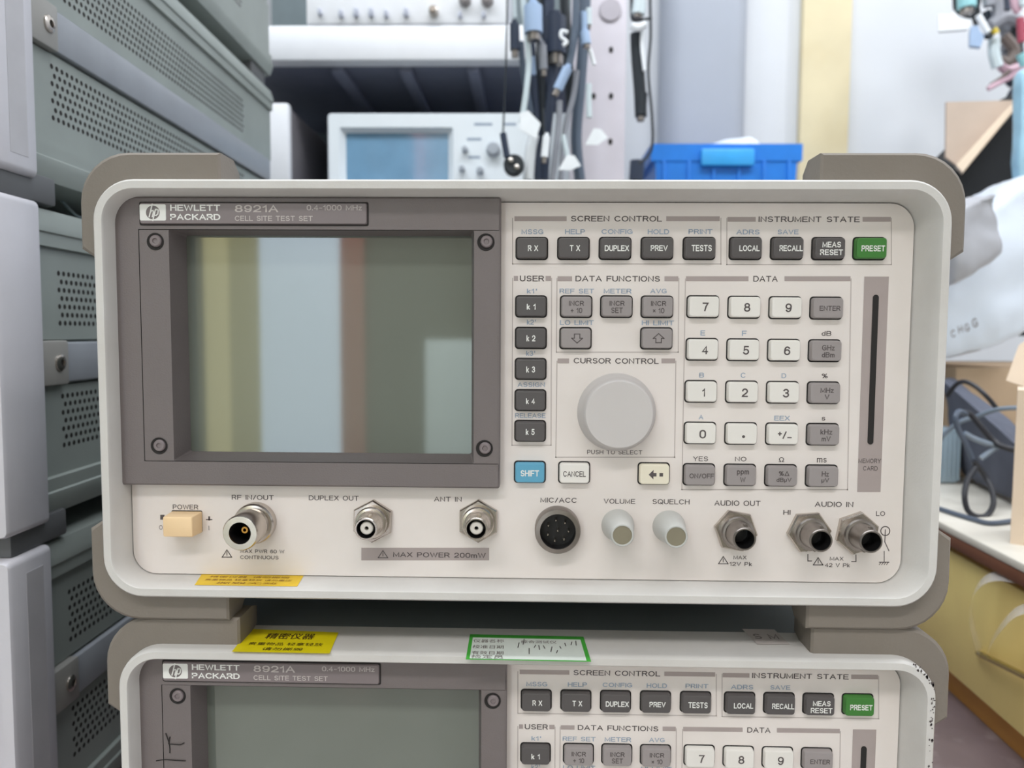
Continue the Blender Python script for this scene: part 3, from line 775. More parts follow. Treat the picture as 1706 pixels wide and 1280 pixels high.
# ================================================================== LEFT STACK
M_sframe = mat('stack_frame_grey', (208, 206, 212), 0.4, var=0.03, scale=30, stain=((186, 182, 186), 12, .4))
M_side = mat('stack_side_green_grey', (144, 151, 147), 0.45, var=0.05, scale=25)
M_strap = mat('stack_strap', (146, 150, 157), 0.38, var=0.04)
M_cap = mat('stack_strap_cap', (148, 146, 142), 0.45)
M_sdark = mat('stack_dark_foot', (96, 97, 99), 0.55)
YB = .124; HB = .1893; PITCH = HB + .0129
pb = PY(75, 885, YB); pt = PY(52, 340, YB)
xside = (pb.x + pt.x) / 2
zB = -.3039 + .0129 + PITCH
d_ = ray(861, 545); TH = math.atan2(d_.x, d_.y)
def stack_unit():
    r = thing('boxed_instrument', 'x', 'test instrument', (0, 0, 0), 'boxed instruments in the left stack')
    Wd = .42; Ld = .452; Hh = HB
    b = MB()   # front frame: a deep rim around a recessed front
    def L(w, h, y, rd): return [(x, y, z) for x, z in rr(-Wd / 2 + .002, Hh / 2, w, h, rd, 4)]
    b.loft([L(Wd + .001, Hh - .001, .001, .003), L(Wd + .004, Hh, -.001, .004), L(Wd + .004, Hh, -.036, .004), L(Wd + .002, Hh - .002, -.038, .003),
            L(Wd - .010, Hh - .014, -.038, .003), L(Wd - .016, Hh - .020, -.022, .003)], M_sframe, True, True)
    b.build('front_frame', r, 'pale grey deep front frame')
    b = MB()   # groove insert on the side of the frame
    b.box((.0037, -.024, .010), (.0042, -.0085, Hh - .010), mat('groove_grey', (184, 182, 186), .5))
    b.build('side_groove', r, 'shallow groove down the side of the frame')
    z = lambda f: Hh * (1 - f)
    b = MB()   # main side as a profile extruded back
    prof = [(-.012, z(.0)), (-.003, z(.012)), (0.0, z(.06)), (0.0, z(.083)), (-.0012, z(.088)), (-.0012, z(.128)), (-.004, z(.131)), (-.004, z(.425)), (-.006, z(.427)), (-.006, z(.573)),
            (-.004, z(.575)), (-.004, z(.868)), (-.0012, z(.872)), (-.0012, z(.912)), (0, z(.917)), (0, z(.94)), (-.003, z(.988)), (-.012, z(1))]
    full = prof + [(-Wd - x, zz) for x, zz in reversed(prof)]
    b.loft([[(x, y, zz) for x, zz in full] for y in (0, Ld - .004, Ld)], M_side, True, True)
    b.build('case', r, 'green-grey ribbed case')
    for f0 in (.200, .605):
        b = MB()
        for row in range(7):
            for c in range(62):
                yy = .030 + c * .0054 + (.0027 if row % 2 else 0); zz = z(f0 + .008 + row * .0272)
                b.face([(-.00392, yy + .00165 * math.cos(a * math.pi / 4), zz + .00165 * math.sin(a * math.pi / 4)) for a in range(8)], M_hole)
        b.build('vent_holes', r, 'staggered rows of dark round vent holes', recalc=False, flat=True)
    b = MB(); b.box((-.006, .012, z(.566)), (-.0005, Ld - .012, z(.434)), M_strap, .0016)
    st = b.build('carry_strap', r, 'bluish grey carrying strap')
    b = MB(); b.box((-.006, .001, z(.572)), (.0012, .030, z(.428)), M_cap, .0015)
    b.build('strap_cap', st)
    b = MB(); b.lathe((0, .020, z(.5)), [(.0052, .0010), (.0050, .0022), (.0036, .0030), (.0022, .0031), (.0020, .0018), (.0003, .0018)], M_metal, axis='X', n=20, mats=[M_metal] * 4 + [M_hole], cap1=True)
    b.build('screw', st, 'round silver screw')
    b = MB(); b.box((-.05, -.030, -.0129), (.0, .024, .004), M_sdark, .002); b.build('foot', r)
    b = MB(); b.box((-.05, Ld - .055, -.0129), (-.006, Ld - .01, .004), M_sdark, .002); b.build('foot', r)
    for yy in (-.025, Ld - .055):
        b = MB(); b.box((-Wd + .01, yy, -.0129), (-Wd + .055, yy + .045, .004), M_sdark, .002); b.build('foot', r)
    return r
su = stack_unit()
labs = ('green-grey boxed instrument at the very bottom of the left stack', 'green-grey boxed instrument in the left stack, level with the big screen',
        'green-grey boxed instrument second from the top of the left stack', 'green-grey boxed instrument cut off at the top of the picture, topmost of the left stack')
for i in range(4):
    o = su if i == 0 else copy_tree(su)
    zz = zB + (i - 1) * PITCH
    if i == 1:
        for ch in list(o.children):
            if ch.name.startswith('side_groove'): bpy.data.objects.remove(ch)
    o.location = (xside, YB, zz); o.rotation_euler = (0, 0, -TH); o['label'] = labs[i]
# grey lead lying on the third instrument
b = MB(); zt = zB + HB + .002
pts = [PY(66, 312, .18), PY(85, 322, .19), PY(100, 332, .20), PY(112, 345, .205), PY(128, 360, .21), PY(150, 372, .22)]
b.tube([(p.x, p.y, max(p.z, zt + .001)) for p in pts], .0011, mat('lead_grey', (120, 135, 138), .5), n=8)
tag(b.build('thin_lead'), 'thin grey-green lead in the gap between the left stack instruments', 'cable')

# ================================================================== ROOM
M_wall = mat('wall_plaster', (216, 218, 222), 0.8, var=0.02, scale=6)
M_floor = mat('floor_tile', (176, 172, 168), 0.5, var=0.1, scale=8)
M_bench = mat('bench_top_grey', (128, 113, 116), 0.4, var=0.12, scale=22, stain=((196, 184, 186), 30, .6))
ZB = -.3039
YW = 1.30
def wallq(name, a, b_, z0, z1, t, m=None):
    b = MB(); a = Vector((*a, 0)); c = Vector((*b_, 0)); d = (c - a).normalized(); n = Vector((d.y, -d.x, 0)) * t
    b.hull([(a.x, a.y, z0), (c.x, c.y, z0), (c.x + n.x, c.y + n.y, z0), (a.x + n.x, a.y + n.y, z0),
            (a.x, a.y, z1), (c.x, c.y, z1), (c.x + n.x, c.y + n.y, z1), (a.x + n.x, a.y + n.y, z1)], m or M_wall)
    return b.build(name, kind='structure')
wallq('wall_back', (-1.6, YW), (1.7, YW), -1.30, 2.0, -.1)
wallq('wall_right', (1.7, YW), (1.7, -2.5), -1.30, 2.0, -.1)
wallq('wall_left', (-1.6, -2.5), (-1.6, YW), -1.30, 2.0, -.1, mat('wall_grey_green', (140, 148, 146), .8))
b = MB(); b.box((-1.7, -2.6, -1.35), (1.8, YW + .1, -1.30), M_floor); b.build('floor', kind='structure')
# beige vertical board on the back wall
x0 = PY(1335, 150, YW - .02).x; x1 = PY(1416, 150, YW - .02).x
b = MB(); b.box((x0, YW - .02, -1.30), (x1, YW, 2.0), mat('beige_board', (222, 208, 172), .6, var=.05, scale=12, stain=((216, 198, 156), 9, .6)), .002)
b.build('trim_1', kind='structure')
xa_ = PY(1104, 150, YW - .07).x; xb_ = PY(1250, 150, YW - .07).x  # rounded grey column added for the rack's soft shadow on the wall
b = MB(); b.loft([[(x, y, z) for x, y in rr((xa_ + xb_) / 2, YW - .02, xb_ - xa_, .10, .045, 8)] for z in (-1.30, 2.0)], mat('wall_shade_grey', (168, 173, 184), .6, var=.04, scale=6), True, True)
b.build('shade_column', kind='structure')

# bench
b = MB(); b.box((-.75, -.10, ZB - .028), (1.15, .775, ZB), M_bench, .002)
bench = thing('workbench', 'low workbench with a scuffed purplish grey top under the instruments', 'table', (0.2, .44, -1.30))
bo = b.build('bench_top', bench)
bo.location = (0, 0, 0); 
for lx, ly in ((-.71, -.06), (1.10, -.06), (-.71, .73), (1.10, .73)):
    b = MB(); b.box((lx - .025, ly - .025, -1.30), (lx + .025, ly + .025, ZB - .028), M_case, .002); b.build('leg', bench)

r = thing('gap_blocker', 'dark box added behind the two test sets to keep back light out of the gap between them', 'case', (0, .58, ZB))  # added box, blocks back light from the gap between the sets
b = MB(); b.box((-.18, .49, ZB), (.17, .69, -.075), mat('blocker_dark', (44, 48, 54), .6), .006); b.build('blocker_body', r)
b = MB(); b.box((-.05, .484, -.16), (.05, .491, -.14), M_sdark, .002); b.build('handle', r)

# ---- yellow wooden drawer box at the right, with cream top
pA = PZ(1706, 1288, ZB); pB = PZ(1572, 1160, ZB)
dirn = Vector((pB.x - pA.x, pB.y - pA.y, 0)).normalized(); nrm = Vector((dirn.y, -dirn.x, 0))   # pointing right
if nrm.x < 0: nrm = -nrm
def hit_plane(px, py, p0=pA, n=nrm, off=0.0):
    d = ray(px, py); p0 = p0 + n * off
    return CAM + d * ((p0 - CAM).dot(n) / d.dot(n))
ztopd = hit_plane(1640, 905).z
cab = thing('drawer_box', 'yellow wooden drawer box with a cream top, beside the instruments on the right', 'drawer box', (pA.x + .15, pA.y + .2, ZB))
def obox(b, s0, s1, n0, n1, z0, z1, m, bev=.001):
    """box in the frame of the drawer side: s along dirn from pA, n away from its face"""
    M = Matrix((( dirn.x, nrm.x, 0, pA.x), (dirn.y, nrm.y, 0, pA.y), (0, 0, 1, 0), (0, 0, 0, 1)))
    b.box((s0, n0, z0), (s1, n1, z1), m, bev, M)
M_ywood = mat('yellow_wood', (252, 226, 148), .45, var=.06, scale=14, stain=((248, 214, 130), 8, .4))
M_ywood2 = mat('orange_wood', (204, 146, 72), .5, var=.08, scale=20)
M_brown = mat('brown_edge', (118, 76, 56), .5, var=.12, scale=30)
M_cream = mat('cream_laminate', (226, 220, 208), .4, var=.03, scale=16, stain=((196, 186, 170), 30, .3))
LZ = ztopd - ZB
S0, S1, DP = -.22, .60, .42
b = MB(); obox(b, S0, S1, .010, DP, ZB, ztopd - .014, M_ywood2); b.build('carcass', cab, 'orange-brown lower edge')
b = MB(); obox(b, S0 + .01, S1 - .01, .0, .012, ZB + .026, ztopd - .022, M_ywood, .0015); dr = b.build('drawer', cab, 'plain yellow drawer front')
b = MB(); obox(b, S0 - .01, S1 + .01, -.010, DP + .01, ztopd - .014, ztopd - .003, M_brown, .002); b.build('brown_edge', cab, 'dark brown edging strip')
b = MB(); obox(b, S0 - .01, S1 + .01, -.010, DP + .01, ztopd - .003, ztopd + .004, M_cream, .0015); b.build('top_board', cab, 'cream laminate top')
ZD = ztopd + .004
# brass handle rod and clear tape
b = MB(); h0 = hit_plane(1633, 1090, off=-.006); h1 = hit_plane(1712, 1129, off=-.010)
b.tube([hit_plane(1633, 1089, off=.002), h0, (h0 + h1) / 2, h1, h1 + (h1 - h0) * .8], .0026, M_brass_p if False else mat('polished_brass', (205, 190, 130), .2, metal=1.0), n=10)
b.build('handle', dr, 'brass drawer pull')
M_tape = mat('clear_tape', (236, 232, 232), .15, alpha=.42, var=.02)
b = MB()
for pl in (((1634, 1088, -.005), (1624, 1060, -.016), (1617, 1025, -.022), (1622, 990, -.022), (1640, 967, -.016), (1668, 960, -.008), (1712, 968, -.003)),
           ((1644, 1093, -.006), (1652, 1070, -.018), (1668, 1045, -.022), (1690, 1022, -.016), (1714, 1012, -.008))):
    pts = [hit_plane(x, y, off=o_) for x, y, o_ in pl]
    Q = []
    for i in range(len(pts) - 1):
        for k in range(5):
            p0 = pts[max(i - 1, 0)]; p1 = pts[i]; p2 = pts[i + 1]; p3 = pts[min(i + 2, len(pts) - 1)]; t = k / 5
            Q.append(.5 * ((2 * p1) + (p2 - p0) * t + (2 * p0 - 5 * p1 + 4 * p2 - p3) * t * t + (3 * p1 - p0 - 3 * p2 + p3) * t ** 3))
    b.ribbon(Q, (dirn * .006 + nrm * .004 + Vector((0, 0, .002))), M_tape)
tag(b.build('clear_tape', recalc=False), 'curl of clear plastic tape looped on the brass drawer pull', 'tape')

# ---- things on the cream top
M_card = mat('cardboard', (204, 184, 168), .75, var=.04, scale=30)
M_cardd = mat('cardboard_brown', (186, 160, 132), .75, var=.05, scale=30)
M_cards = mat('cardboard_pale', (226, 205, 182), .75, var=.03, scale=30)
M_tapeb = mat('parcel_tape', (196, 160, 110), .4)
def cardbox(name, a, bb, label, m=M_card, seam=True, M=None, cat='box'):
    r = thing(name, label, cat, ((a[0] + bb[0]) / 2, (a[1] + bb[1]) / 2, a[2]))
    b = MB(); b.box(a, bb, m, .0015, M); b.build('carton', r)
    if seam:
        cy = (a[1] + bb[1]) / 2; b = MB(); b.box((a[0] - .0003, cy - .012, bb[2] - .03), (bb[0] + .0003, cy + .012, bb[2] + .0004), M_tapeb, 0, M); b.build('tape_strip', r)
    return r
# right edge upright pale carton
def slantbox(name, px, py0, Y, wd, dp, ztop_, label, m, pz=None, part='carton'):
    """box whose left side runs along the sight line through px"""
    f = PY(px, py0, Y); d = Vector((ray(px + 5, 600).x, ray(px + 5, 600).y, 0)).normalized(); n = Vector((d.y, -d.x, 0)); z0_ = ZD if pz is None else pz
    p = [Vector((f.x, f.y, z0_)), Vector((f.x, f.y, z0_)) + n * wd, Vector((f.x, f.y, z0_)) + n * wd + d * dp, Vector((f.x, f.y, z0_)) + d * dp]
    r = thing(name, label, 'box', tuple((p[0] + p[2]) / 2)); b = MB(); b.hull(p + [q + Vector((0, 0, ztop_ - z0_)) for q in p], m)
    b.build(part, r, angle=20); return r
zu = PY(1690, 650, .30).z
slantbox('cardboard_box', 1688, 800, .30, .10, .05, zu, 'pale upright cardboard carton at the right picture edge, standing on the cream top', M_cards)
# pale box corner above it (1683-1706, 570-650)
zc = PY(1690, 650, .345).z
b = MB()
p = [PY(1676, 634, .36), PY(1712, 646, .352), PY(1712, 566, .37), PY(1697, 576, .37)]
q4 = [Vector((v.x, v.y, v.z)) for v in p]
off = Vector((ray(1700, 600).x, ray(1700, 600).y, 0)).normalized() * .05
b.hull([q4[0], q4[1], q4[1] + off, q4[0] + off, q4[3], q4[2], q4[2] + off, q4[3] + off], M_cards)
tag(b.build('cardboard_box', angle=20), 'pale carton leaning over the upright carton at the right picture edge', 'box')
# brown carton carrying the white parcel (1585-1690, 610-680)
zc0 = PY(1600, 612, .62).z
a = PY(1592, 640, .60)
cardbox('cardboard_box', (a.x, .60, ZD), (a.x + .30, .85, zc0), 'brown cardboard carton under the white wrapped parcel', M_cardd, False)
# white wrapped parcel : a puffy cushion
def puffy(name, pts8, m, label, cat, amp=.006, cuts=10, seed=0, round_=.55):
    bm = bmesh.new(); bmesh.ops.create_cube(bm, size=2)
    bmesh.ops.subdivide_edges(bm, edges=bm.edges, cuts=cuts, use_grid_fill=True)
    P8 = [Vector(p) for p in pts8]
    for v in bm.verts:
        s_ = v.co.copy()
        n = s_.normalized() * 1.25
        s_ = s_ * (1 - round_) + Vector((max(-1, min(1, n.x)), max(-1, min(1, n.y)), max(-1, min(1, n.z)))) * round_
        u, w_, h = (s_.x + 1) / 2, (s_.y + 1) / 2, (s_.z + 1) / 2
        lo = (P8[0] * (1 - u) + P8[1] * u) * (1 - w_) + (P8[3] * (1 - u) + P8[2] * u) * w_
        hi = (P8[4] * (1 - u) + P8[5] * u) * (1 - w_) + (P8[7] * (1 - u) + P8[6] * u) * w_
        v.co = lo * (1 - h) + hi * h
    bm.normal_update()
    for v in bm.verts:
        k = noise.noise(v.co * 22 + Vector((seed, 0, 0))) + .5 * noise.noise(v.co * 60 + Vector((0, seed, 0)))
        v.co += v.normal * amp * k
    mb = MB(); mb.bm.free(); mb.bm = bm; mb.mi(m)
    for f in bm.faces: f.material_index = 0
    o = mb.build(name, angle=80); return tag(o, label, cat) if label else o
M_foam = mat('white_parcel_plastic', (228, 236, 248), .3, var=.03, scale=12)
def quadbox(pts, Y0, Y1, dx=0, dz=0):
    """pts: bl, br, tr, tl pixels on plane Y0, extruded straight back to Y1"""
    f = [PY(x, y, Y0) for x, y in pts]; D = Vector((dx, Y1 - Y0, dz)); k = [p + D for p in f]
    return [f[0], f[1], k[1], k[0], f[3], f[2], k[2], k[3]]
base = quadbox(((1560, 612), (1745, 560), (1745, 268), (1560, 425)), .58, .74)
for i in (0, 1, 2, 3): base[i] = base[i].copy()
par = thing('wrapped_parcel', 'bulky white plastic wrapped parcel resting on the brown carton', 'parcel', (base[0].x + .1, .66, base[0].z))
body = puffy('wrapping', base, M_foam, None, None, .006, 14, 2, .45)
body.data.transform(Matrix.Translation(-Vector(par['_b']))); body.parent = par
b = MB()
for ch, px, py, h in (('C', 1588, 556, 12), ('H', 1600, 549, 12), ('G', 1611, 546, 13), ('G', 1624, 538, 15)):
    p = PY(px, py, .566); b.text(ch, p, Vector((.96, -.0, .28)), Vector((-.2, 0, .98)), h * .6 * .0007, h * .0007, M_inkg, .01)
b.build('lettering', par, 'short dark lettering', recalc=False)
# grey translucent bag behind the parcel
puffy('plastic_bag', quadbox(((1590, 480), (1668, 420), (1668, 315), (1590, 345)), .50, .56), mat('grey_bag', (186, 186, 192), .35, alpha=.9, var=.06, scale=20),
      'crumpled grey translucent bag tucked beside the white parcel', 'bag', .008, 10, 9, .3)
# black open box/bag with raised cardboard flap
fl = [(1577, 170), (1690, 167), (1672, 190), (1597, 278), (1576, 262)]
cb = thing('open_cardboard_box', 'open cardboard box with a raised flap, behind the right bumper against the wall', 'box', (PY(1640, 300, .80).x, .88, PY(1640, 560, .8).z))
b = MB(); f_ = [PY(x, y, .80) for x, y in fl]; b.loft([[p for p in f_], [p + Vector((0, .004, 0)) for p in f_]], M_card, True, True)
b.build('flap', cb, 'raised tan flap', angle=20)
b = MB(); e = [PY(1692, 166, .79), PY(1698, 172, .775), PY(1604, 287, .775), PY(1593, 275, .79)]
b.loft([[p for p in e], [p + Vector((.002, .006, -.002)) for p in e]], M_cards, True, True); b.build('flap_edge', cb, 'pale folded edge', angle=20)
b = MB(); b.hull(quadbox(((1560, 560), (1790, 560), (1790, 175), (1696, 174)), .792, .80)[:0] or
    [PY(1588, 560, .80), PY(1760, 560, .80), PY(1760, 560, .80) + Vector((0, .16, 0)), PY(1588, 560, .80) + Vector((0, .16, 0)),
     PY(1588, 290, .80), PY(1760, 120, .80), PY(1760, 120, .80) + Vector((0, .16, 0)), PY(1588, 290, .80) + Vector((0, .16, 0))], mat('black_lining', (14, 17, 22), .7))
b.build('black_lining', cb, 'black interior')
# light blue plastic strip at the right edge
puffy('blue_bag', quadbox(((1699, 330), (1740, 330), (1736, 105), (1702, 115)), .70, .72), mat('blue_film', (166, 206, 226), .25, var=.1, scale=30),
      'light blue plastic film at the right picture edge above the parcel', 'bag', .004, 6, 4, .3)
# navy cloth-like adapter pouch
_a = PZ(1622, 800, ZD) + Vector((0, 0, .006)); _b = PZ(1702, 852, ZD) + Vector((0, 0, .006)); _c = PY(1702, 748, _b.y); _d = PY(1566, 628, _a.y); _D = Vector((.035, .03, 0))
_a2 = PY(1600, 780, _a.y); _a.x = _a2.x
puffy('equipment_pouch', [_a, _b, _b + _D, _a + _D, _d, _c, _c + _D, _d + _D], mat('navy_fabric', (90, 94, 108), .8, var=.1, scale=40),
      'dark navy pouch slumped behind the coiled cables on the cream top', 'pouch', .004, 12, 5, .2)
# ribbed translucent block
r = thing('ribbed_tub', 'pale blue translucent ribbed tub on the cream top, half hidden by the bezel', 'tub', (PY(1585, 780, .56).x, .575, ZD))
b = MB(); pa, pb_ = PY(1548, 800, .55), PY(1603, 715, .55); b.box((pa.x, .55, ZD), (pb_.x, .62, pb_.z), mat('ribbed_plastic', (172, 190, 202), .3, var=.04), .005); b.build('tub_body', r)
b = MB()
for k in range(7):
    xx = pa.x + (pb_.x - pa.x) * (k + .5) / 7; b.box((xx - .0012, .5485, ZD + .004), (xx + .0012, .5505, pb_.z - .006), MATS['ribbed_plastic'], .0004)
b.build('ribs', r)
# cables on the cream top
M_cbk = mat('cable_black', (40, 40, 46), .45); M_cgy = mat('cable_grey', (130, 142, 156), .35, var=.08); M_cdg = mat('cable_slate', (84, 94, 110), .4)
def cable(pts, rpx, m, label, name='cable', cat='cable', group=None, Yd=None, ends=None):
    b = MB(); rr_ = rpx / F * .75; Pp = [PY(x, y, Y) if Y else PZ(x, y, ZD + rr_) for x, y, Y in pts]
    b.tube(Pp, rr_, m, n=10)
    return tag(b.build(name), label, cat, group)
cable([(1560, 740, .50), (1575, 722, .49), (1598, 704, .48), (1625, 695, .47), (1660, 683, .45), (1690, 680, .44), (1725, 682, .43)], 4, M_cgy, 'light grey cable arching right across the navy pouch')
cable([(1578, 660, .50), (1592, 642, .49), (1606, 636, .48), (1625, 644, .47), (1645, 662, .46), (1660, 680, .46)], 4, M_cbk, 'black cable arching over the top of the navy pouch')
cable([(1603, 686, .44), (1618, 692, .44), (1635, 712, .435), (1655, 735, .43), (1680, 748, .42), (1715, 754, .42)], 5, M_cbk, 'black cable running down right in front of the navy pouch')
cable([(1606, 722, .43), (1625, 732, .43), (1645, 739, .43), (1663, 742, .43), (1650, 752, .43), (1634, 764, .43)], 4.5, M_cgy, 'light grey cable bent into a hairpin over the navy pouch')
cable([(1620, 765, .43), (1608, 738, .43), (1595, 712, .43), (1592, 695, .43), (1598, 686, .435), (1610, 690, .44)], 4.5, M_cdg, 'slate cable curling up at the left of the navy pouch')
cable([(1625, 778, .42), (1612, 800, .41), (1607, 825, .40), (1612, 850, .395), (1628, 861, .392), (1645, 858, .395), (1655, 840, .40), (1652, 815, .41), (1640, 792, .42), (1622, 768, .42)], 4.5, M_cbk, 'dark cable hanging in an oval loop above the cream top')
cable([(1540, 842, 0), (1565, 848, 0), (1590, 856, 0), (1620, 865, 0), (1650, 872, 0), (1690, 868, 0)], 4, M_cdg, 'slate cable lying along the front of the cream top')

# ================================================================== RACK IN THE BACKGROUND
YR = .80
M_rshade = mat('rack_board_shade', (118, 122, 140), .6, var=.06)  # the shade under the shelf is put into this board colour
zs0, zs1 = PY(700, 100, YR).z, PY(700, 41, YR).z
xl = PY(461, 60, YR).x; xr = PY(1043, 60, YR - .02).x
xl2 = PY(330, 200, YR).x - .03
rack = thing('storage_rack', 'white steel storage rack with slotted uprights behind the test set', 'rack', ((xl + xr) / 2, 1.0, -1.30))
b = MB(); b.box((xl2, YR, zs0), (xr - .06, YR + .03, zs1), M_white, .003); b.build('shelf_beam', rack)
b = MB(); b.box((xl2, YR + .03, zs0 + .004), (xr - .01, YR + .42, zs0 + .012), M_rshade)
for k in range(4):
    xx = xl + .07 + k * .1; b.box((xx, YR + .03, zs0 - .008), (xx + .018, YR + .42, zs0 + .004), M_rshade, .002)
b.build('shelf_board', rack, 'shelf board coloured dark for its shade, seen from below')
zl = PY(700, 330, YR).z
b = MB(); b.box((xl2, YR, zl - .04), (xr - .06, YR + .03, zl), M_white, .003); b.build('shelf_beam', rack)
b = MB(); b.box((xl2, YR + .0, zl), (xr - .01, YR + .42, zl + .006), M_rshade); b.build('shelf_board', rack, 'shelf board in the same shade colour')
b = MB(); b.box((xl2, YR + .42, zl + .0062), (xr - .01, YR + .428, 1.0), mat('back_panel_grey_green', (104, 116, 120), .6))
b.build('back_panel', rack, 'dark back panel')
# slotted upright at right
def upright(xa, xb, Y0):
    b = MB(); t = .003
    M_up = mat('upright_grey_paint', (206, 200, 208), .4, var=.06, scale=14)
    b.box((xa, Y0, -1.30), (xb, Y0 + t, 1.0), M_up, .0008)
    b.box((xb - t, Y0 + t, -1.30), (xb, Y0 + .05, 1.0), M_white)
    return b
xa = PY(950, 150, YR - .02).x
b = upright(xa, xr, YR - .024); up = b.build('upright', rack, 'white upright with bolt holes')
b = MB()
for px, py in ((1019, 6), (1018, 83), (1018, 160), (989, 160), (1017, 236)):
    p = PY(px, py, YR - .0245)
    b.loft([[(x, YR - .0246, z) for x, z in rr(p.x, p.z, .0056, .0084, .0028, 5)], [(x, YR - .0239, z) for x, z in rr(p.x, p.z, .005, .008, .0025, 5)]], M_hole, True)
b.build('bolt_holes', up, 'dark bolt holes')
b = MB(); p = PY(1017, 16, YR - .026)
b.lathe((p.x, 0, p.z), [(.0155, YR - .0245), (.0155, YR - .0262), (.0145, YR - .027)], mat('grey_disc', (184, 178, 186), .4), n=28, cap1=True)
b.build('disc_plate', up, 'grey round plate')
b = upright(xl2 - .045, xl2 - .001, YR - .0); b.build('upright', rack)
for xx in (xl2 - .045, xr - .02):
    b = MB(); b.box((xx, YR + .40, -1.30), (xx + .02, YR + .43, 1.0), M_white, .001); b.build('upright', rack)

# white oscilloscope on the lower shelf
M_scope = mat('scope_white', (236, 242, 246), .4, var=.015)
sy = .83
x0 = PY(545, 200, sy).x; x1 = PY(975, 200, sy).x; z1 = PY(700, 188, sy).z; z0 = zl + .006 + .008
osc = thing('oscilloscope', 'white oscilloscope with a blue-grey screen on the rack shelf', 'oscilloscope', ((x0 + x1) / 2, sy + .15, zl + .006))
b = MB()
sxa, sxb = PY(574, 220, sy).x, PY(746, 220, sy).x; sza, szb = PY(650, 219, sy).z, PY(650, 340, sy).z
if szb < z0 + .012: szb = z0 + .012
def RL(xa_, xb_, za_, zb_, Y, r): return [(x, Y, z) for x, z in rr((xa_ + xb_) / 2, (za_ + zb_) / 2, abs(xb_ - xa_), abs(za_ - zb_), r, 5)]
b.loft([RL(x0, x1, z1, z0, sy + .28, .006), RL(x0, x1, z1, z0, sy + .003, .006), RL(x0 + .002, x1 - .002, z1 - .002, z0 + .002, sy, .005),
        RL(sxa - .008, sxb + .008, sza + .006, szb - .006, sy, .003), RL(sxa, sxb, sza, szb, sy + .010, .002)], M_scope, True)
b.build('case', osc)
b = MB(); b.face(RL(sxa, sxb, sza, szb, sy + .0099, .002), mat('scope_screen', (120, 160, 190), .08, spec=.9, var=.05)); b.build('screen', osc, 'blue-grey glossy screen', recalc=False)
for px, py, r in ((822, 250, 12), (775, 250, 5), (770, 282, 5), (800, 285, 6), (900, 250, 9), (900, 282, 9)):
    p = PY(px, py, sy); b = MB(); r *= .0009
    b.lathe((p.x, 0, p.z), [(r, sy), (r * .9, sy - .010), (r * .7, sy - .012)], mat('scope_knob', (176, 182, 190), .4), n=18, cap1=True); b.build('knob', osc)
b = MB()
for px, py, w_ in ((805, 207, 30), (850, 207, 20), (790, 232, 24), (790, 262, 20)): prect(px - w_ / 2, py - 2, px + w_ / 2, py + 2, M_inkb, sy - .0003, b)
b.build('panel_print', osc, 'faint grey panel lettering', recalc=False, flat=True)
for xx in (x0 + .03, x1 - .05):
    b = MB(); b.box((xx, sy + .02, zl + .006), (xx + .02, sy + .26, z0 + .001), M_sdark); b.build('foot', osc)
# white case standing left on the shelf
x0 = PY(330, 200, YR + .0).x; x1 = PY(480, 200, YR).x; z1 = PY(470, 170, YR).z
r = thing('instrument_case', 'white instrument case at the left end of the rack shelf, beside the oscilloscope', 'instrument', (x0 + .05, YR + .1, zl + .006))
b = MB(); b.box((x0, YR + .002, zl + .006), (x1, YR + .018, z1), M_white, .004); b.build('front_frame', r)
b = MB(); b.box((x0 + .003, YR + .018, zl + .008), (x1 - .003, YR + .30, z1 - .003), mat('case_mid_grey', (120, 116, 120), .5), .002); b.build('case', r, 'grey case side')
# instrument on the upper shelf
ty = .80
x0 = PY(510, 20, ty).x; x1 = PY(846, 20, ty).x; z0 = zs1 + .0015
r = thing('bench_instrument', 'white bench instrument with small knobs and switches on the upper shelf', 'instrument', ((x0 + x1) / 2, ty + .15, zs1))
b = MB(); b.box((x0, ty, z0), (x1, ty + .30, z0 + .15), M_white, .003); b.build('case', r)
for xx in (x0 + .02, x1 - .04):
    b = MB(); b.box((xx, ty + .02, zs1), (xx + .02, ty + .28, z0 + .001), M_sdark); b.build('foot', r)
M_sw = mat('switch_grey', (178, 182, 196), .4)
for px, py, rr2 in ((534, 22, 2.5), (569, 25, 3), (594, 23, 3.5), (619, 23, 3.5), (644, 25, 3), (677, 23, 3.5), (767, 27, 2.5), (806, 27, 2.5)):
    p = PY(px, py, ty); k = .00087 * rr2; b = MB()
    b.box((p.x - k, ty - .008, p.z - k * 1.8), (p.x + k, ty + .0005, p.z + k * 1.8), M_sw, k * .3); b.build('switch', r)
for px, py, rr2, m_ in ((723, 21, 8, M_metal), (775, 2, 10, M_kg), (812, 2, 10, M_kg)):
    p = PY(px, py, ty); k = .00087 * rr2; b = MB()
    b.lathe((p.x, 0, p.z), [(k, ty), (k * .9, ty - .012), (k * .6, ty - .014)], m_, n=18, cap1=True); b.build('knob', r)

